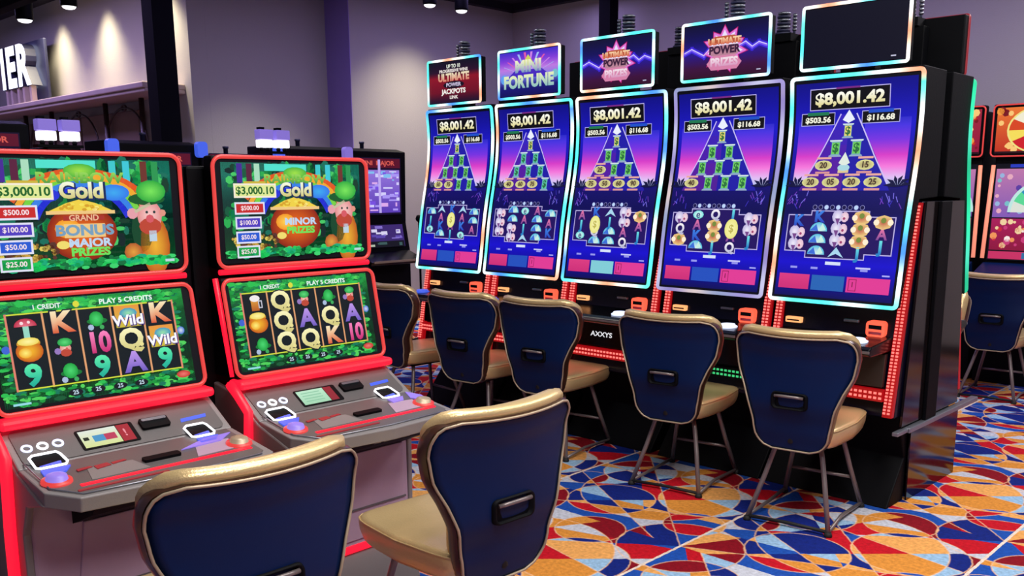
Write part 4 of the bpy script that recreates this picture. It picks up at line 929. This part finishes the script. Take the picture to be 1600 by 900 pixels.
    cprism([(0.12, -0.19), (0.25, -0.185), (0.27, -0.10), (0.16, -0.09)], 0.003, 0.0045).build('deck_inlay', 'body', cn)
    if k == 0: cprism([(0.10, -0.12), (0.24, -0.11), (0.30, -0.06), (0.20, -0.07)], 0.0046, 0.008).build('purple_inlay', 'purpl', cn)
    else: cprism([(0.315, -0.16), (0.33, -0.08), (0.30, -0.02), (0.27, -0.09)], 0.0046, 0.008).build('purple_inlay', 'purpl', cn)
    for u, y in ((-0.282, -0.15), (0.276, -0.16)):
        b_ = MB(); n = 22
        def rg(r, h): b_.v.extend([con_pt(u+r*math.cos(2*PI*q/n), wy(y+r*math.sin(2*PI*q/n)), h) for q in range(n)])
        for r, h in ((0.042, 0.003), (0.041, 0.010), (0.030, 0.012), (0.027, 0.024), (0.012, 0.028)): rg(r, h)
        for ring in range(4):
            for q in range(n): l = (q+1) % n; b_.face([ring*n+q, ring*n+l, (ring+1)*n+l, (ring+1)*n+q], 0 if ring < 2 else 1, True)
        b_.face([4*n+q for q in range(n)], 1)
        b_.build('spin_button', ['redring', 'piping' if u > 0 else 'purpl'], cn)
    # lower monitor
    lm = MB().prism([(0.142, 0.925), (0.214, 1.285), (0.30, 1.285), (0.30, 0.925)], -0.33, 0.33).build('lower_monitor', 'matte', t, bevel=0.008)
    lower_art(k, lm)
    pr = [lower_pt(u, v/0.325, 0.002) for u, v in dens(rrect(-0.328, 0.328, -0.012, 0.333, 0.03), 0.03)]
    MB().tube(pr, 0.0072, 8, closed=True).build('frame_light', 'redring', lm)
    MB().tube([(-0.33, 0.17, 0.935), (-0.34, 0.232, 1.285)], 0.010, 8).build('edge_light', 'redled', lm)
    # upper monitor
    um = MB().box(-0.33, 0.33, 0.225, 0.29, 1.318, 1.716).build('upper_monitor', 'matte', t, bevel=0.012)
    upper_art(k, um)
    MB().tube([(u, 0.219, v) for u, v in dens(rrect(-0.328, 0.328, 1.322, 1.712, 0.035), 0.03)], 0.0072, 8, closed=True).build('frame_light', 'redring', um)
    MB().tube([(-0.325, 0.226, 1.306), (0.325, 0.226, 1.306)], 0.010, 8).build('gap_light', 'redled', um)
    MB().box(-0.386, 0.386, 0.30, 0.42, 0.2, 1.68).build('back_column', 'matte', t, bevel=0.01)
    return t
red_machine(0, 1.172, 'left red-lit double-screen slot machine, cut by the left edge, reels showing Wild symbols')
red_machine(1, 1.948, 'right red-lit double-screen slot machine, its reels showing many Q symbols')

# ------------------------------------------------------------------ machines of the far left row
def art_box(A, u0, u1, v0, v1, cols, seed, L=1, n=30):
    rr = random.Random(seed)
    for i in range(n):
        a, b_ = rr.uniform(u0, u1), rr.uniform(v0, v1); ww, hh = rr.uniform(.01, .06), rr.uniform(.006, .02)
        A.rect(max(u0, a-ww), min(u1, a+ww), max(v0, b_-hh), min(v1, b_+hh), rr.choice(cols), L+i % 4)
def row_machine(yc, hue, label, seed, zt=1.99, dz=0.0):
    t = thing('slot_machine', label, 'slot machine', (-7.5, yc, 0), PI/2, 'black cabinets of the far left row')
    MB().box(-0.36, 0.36, 0.02, 0.6, 0, 0.86).build('base', 'matte', t, bevel=0.01)
    MB().prism([(0.0, 0.86), (0.08, 1.25), (0.06, zt-0.03), (0.20, zt), (0.6, zt), (0.6, 0.86)], -0.36, 0.36).build('cabinet', 'matte', t, bevel=0.008)
    MB().prism([(-0.22, 0.86), (-0.24, 0.90), (0.0, 0.98), (0.05, 0.86)], -0.33, 0.33).build('console', 'black', t, bevel=0.008)
    MB().box(-0.3, 0.3, -0.25, -0.236, 0.885, 0.905).build('edge_strip', 'piping', t)
    A = Art(lambda u, v, e: (u, 0.055-e, v+dz), 0.001)
    base = {'p': ((90, 60, 180), [(170, 150, 245), (120, 80, 225), (210, 205, 250), (130, 190, 240), (220, 170, 235)]), 'r': ((130, 20, 40), [(200, 60, 60), (160, 30, 60), (240, 180, 160), (90, 20, 60)])}[hue]
    A.rect(-0.29, 0.29, 1.34, 1.90, (20, 10, 40), 0); A.rect(-0.27, 0.27, 1.36, 1.78, base[0], 1, (150, 120, 220) if hue == 'p' else (150, 30, 60)); art_box(A, -0.26, 0.26, 1.38, 1.77, base[1], seed, 2, 60)
    A.rect(-0.28, 0.28, 1.80, 1.89, (90, 16, 40), 1); A.text('MINI  MAJOR', 0, 1.845, 0.06, (215, 90, 80), 3, 0.03, 1.2); A.rect(0.0, 0.03, 1.36, 1.88, (190, 170, 240), 7)
    A.build('screen', 'art', t)
    A = Art(lambda u, v, e: (u, 0.07-(1.25-v)*0.19-0.012-e, v), 0.001)
    A.rect(-0.29, 0.29, 1.02, 1.30 if False else 1.24, (60, 40, 110), 0); art_box(A, -0.27, 0.27, 1.10, 1.23, [(130, 110, 200), (215, 210, 240), (90, 70, 170)], seed+5, 1, 20); A.rect(-0.28, 0.28, 1.02, 1.08, (20, 20, 30), 5); art_box(A, -0.25, 0.25, 1.03, 1.07, [(60, 90, 90), (180, 190, 170), (20, 30, 30)], seed+9, 6, 10)
    A.build('button_screen', 'art', t)
    MB().prism(rrect(-0.045, 0.045, 1.86, 1.99, 0.03), 0.0, 0.06, axis='y').build('side_lamp', 'bluel' if hue == 'r' else 'purpl', t).location.x = -0.37
    MB().lathe([(0.02, 0), (0.02, 0.05), (0.026, 0.05), (0.026, 0.07)], 0.0, 0.3, 10, 0, zt+0.001).build('tower_light', 'slate', t)
    return t
row_machine(5.72, 'p', 'black cabinet with the purple screen beside the far left end of the tall-screen row', 3)
row_machine(4.98, 'r', 'black cabinet top with a red text band, next to the purple screen machine', 4)
row_machine(4.24, 'r', 'black cabinet top behind the right red-lit monitor, under the glowing white lamps', 5, 1.90)
row_machine(3.50, 'r', 'cabinet hidden behind the gap of the two red-lit machines, only its top edge in view', 6)
row_machine(2.185, 'r', 'black cabinet with a red lit screen at the left edge behind the red-lit monitor', 7, 2.10, 0.11)
def lampunit(y, label):
    t = thing('topper_lamp', label, 'lamp', (-7.33, y, 1.90), PI/2, 'glowing lamp units')
    MB().box(-0.16, 0.16, -0.05, 0.05, 0, 0.02).build('base', 'matte', t)
    for x in (-0.08, 0.085):
        MB().box(x-0.06, x+0.06, -0.04, 0.04, 0.05, 0.115).build('glowing_panel', 'whitel', t, bevel=0.006); MB().box(x-0.065, x+0.065, -0.045, 0.045, 0.12, 0.20).build('shade', 'purpl', t, bevel=0.006)
        for q in (-0.03, 0.03): MB().lathe([(0.012, 0), (0.02, 0.02), (0.012, 0.04)], x+q, 0, 10, 0, 0.015).build('bulb', 'matte', t)
        MB().box(x-0.05, x-0.01, -0.03, 0.03, 0.20, 0.22).build('cap', 'matte', t)
lampunit(4.43, 'pair of glowing white and lilac lamps on the cabinets behind the right red-lit monitor')
lampunit(2.66, 'pair of glowing white and lilac lamps at left, in front of the brown gate')
tag(MB().box(-7.9, -7.28, 2.56, 2.80, 0, 1.90).build('cabinet', 'matte', bevel=0.01), 'plain black cabinet under the left glowing lamps', 'cabinet')
# small black microphone-like knob on a stem beside the purple machine
kn = thing('floor_pole', 'thin black pole with a round knob beside the purple screen machine', 'pole', (-7.6, 6.27, 0))
MB().tube([(0, 0, 0.01), (0, 0, 1.26)], 0.012, 8).build('pole', 'matte', kn); MB().lathe([(0.01, 0), (0.032, 0.02), (0.036, 0.04), (0.025, 0.07), (0.006, 0.078)], 0, 0, 14, 0, 1.25).build('knob', 'matte', kn); MB().lathe([(0.11, 0), (0.11, 0.012), (0.03, 0.03)], 0, 0, 18).build('base', 'matte', kn)

# ------------------------------------------------------------------ wheel machines at the far right
def wheel_machine(x, label, k):
    t = thing('slot_machine', label, 'slot machine', (x, 8.0, 0), 0, 'wheel game machines')
    MB().box(-0.36, 0.36, 0.04, 0.55, 0, 0.9).build('base', 'matte', t, bevel=0.01)
    MB().prism([(0.0, 0.9), (0.02, 1.4), (0.06, 1.8), (0.06, 2.2), (0.4, 2.2), (0.5, 0.9)], -0.33, 0.33).build('cabinet', 'matte', t, bevel=0.01)
    tp = MB().box(-0.355, 0.355, -0.01, 0.055, 1.83, 2.24).build('topper', 'matte', t, bevel=0.015)
    A = Art(lambda u, v, e: (u, -0.012-e, v), 0.001)
    c0 = (190, 50, 30) if k == 0 else (150, 20, 60)
    A.rect(-0.32, 0.32, 1.86, 2.21, c0, 0, (235, 120, 50) if k == 0 else (160, 40, 60))
    rr = random.Random(k+30)
    for i in range(40): A.disc(rr.uniform(-0.3, 0.3), rr.uniform(1.88, 2.19), rr.uniform(0.01, 0.03), rr.choice([(240, 150, 60), (200, 40, 30), (250, 200, 120), (120, 20, 30)]), 1, n=7)
    cc = (0.0, 2.035)
    A.disc(cc[0], cc[1], 0.24, (240, 225, 130), 2, ry=0.18, n=28)
    seg = [(225, 60, 30), (240, 150, 40), (245, 220, 90), (60, 160, 60), (240, 235, 210), (205, 30, 40), (250, 180, 60), (215, 70, 30)]
    for i in range(12): A.disc(cc[0], cc[1], 0.225, seg[(i*3+k*5) % 8], 3, ry=0.168, n=3, a0=2*PI*i/12, a1=2*PI*(i+1)/12)
    A.disc(cc[0], cc[1], 0.05, (240, 240, 230), 4)
    A.poly([(-0.33, 1.80), (-0.33, 1.86), (0.33, 1.86), (0.33, 1.80)][:0] or [(-0.32, 1.86), (-0.32, 1.875), (0.32, 1.875), (0.32, 1.86)], (40, 10, 20), 5)
    A.build('artwork', 'art', tp)
    MB().tube([(u, -0.014, v) for u, v in dens(rrect(-0.348, 0.348, 1.838, 2.232, 0.03), 0.05)], 0.006, 6, closed=True).build('frame_light', 'redring', tp)
    sc = Art(lambda u, v, e: (u, 0.0-0.006+(v-1.0)*0.05-e-0.008, v), 0.001)
    sc.rect(-0.31, 0.31, 1.02, 1.78, (10, 10, 20), 0); sc.rect(-0.30, 0.30, 1.36, 1.74, (130, 90, 180), 1, (190, 120, 170))
    for i in range(30): sc.disc(rr.uniform(-0.28, 0.28), rr.uniform(1.4, 1.72), rr.uniform(0.01, 0.03), rr.choice([(230, 170, 190), (150, 180, 220), (90, 60, 160), (225, 215, 220), (120, 190, 200)]), 2, n=7)
    sc.disc(0.06, 1.40, 0.25, (190, 230, 225), 3, n=22, a0=0.0, a1=PI); sc.layer = 4
    for i in range(8): sc.disc(0.06, 1.40, 0.225, [(70, 190, 170), (40, 140, 190), (90, 215, 150), (220, 225, 215)][i % 4], 4, n=4, a0=PI*i/8, a1=PI*(i+1)/8)
    sc.rect(-0.30, 0.30, 1.10, 1.35, (140, 20, 60), 1, (170, 30, 90))
    for i in range(40): sc.disc(rr.uniform(-0.28, 0.28), rr.uniform(1.12, 1.33), rr.uniform(0.01, 0.03), rr.choice([(240, 210, 160), (200, 40, 60), (240, 150, 90), (200, 60, 120), (250, 235, 230)]), 2, n=7)
    sc.rect(-0.30, 0.30, 1.03, 1.09, (200, 50, 100), 1); sc.rect(-0.05, 0.15, 1.035, 1.085, (50, 110, 160), 2); sc.rect(-0.2, 0.2, 1.75, 1.775, (40, 60, 190), 2); sc.rect(-0.02, 0.02, 1.60, 1.78, (150, 120, 80), 5)
    sc.build('screen', 'art', t)
    for s in (-1, 1): MB().tube([(s*0.345, -0.01, 1.03), (s*0.338, 0.01, 1.40), (s*0.33, 0.03, 1.77)], 0.016, 8).build('edge_light', 'salmon', t)
    MB().prism([(-0.22, 0.86), (-0.22, 0.93), (0.0, 1.0), (0.04, 0.86)], -0.34, 0.34).build('console', 'blue', t, bevel=0.01)
wheel_machine(-2.19, 'wheel game machine at the right edge with the orange and green wheel topper', 0)
wheel_machine(-2.95, 'wheel game machine partly hidden by the green-lit edge of the rear machine', 1)
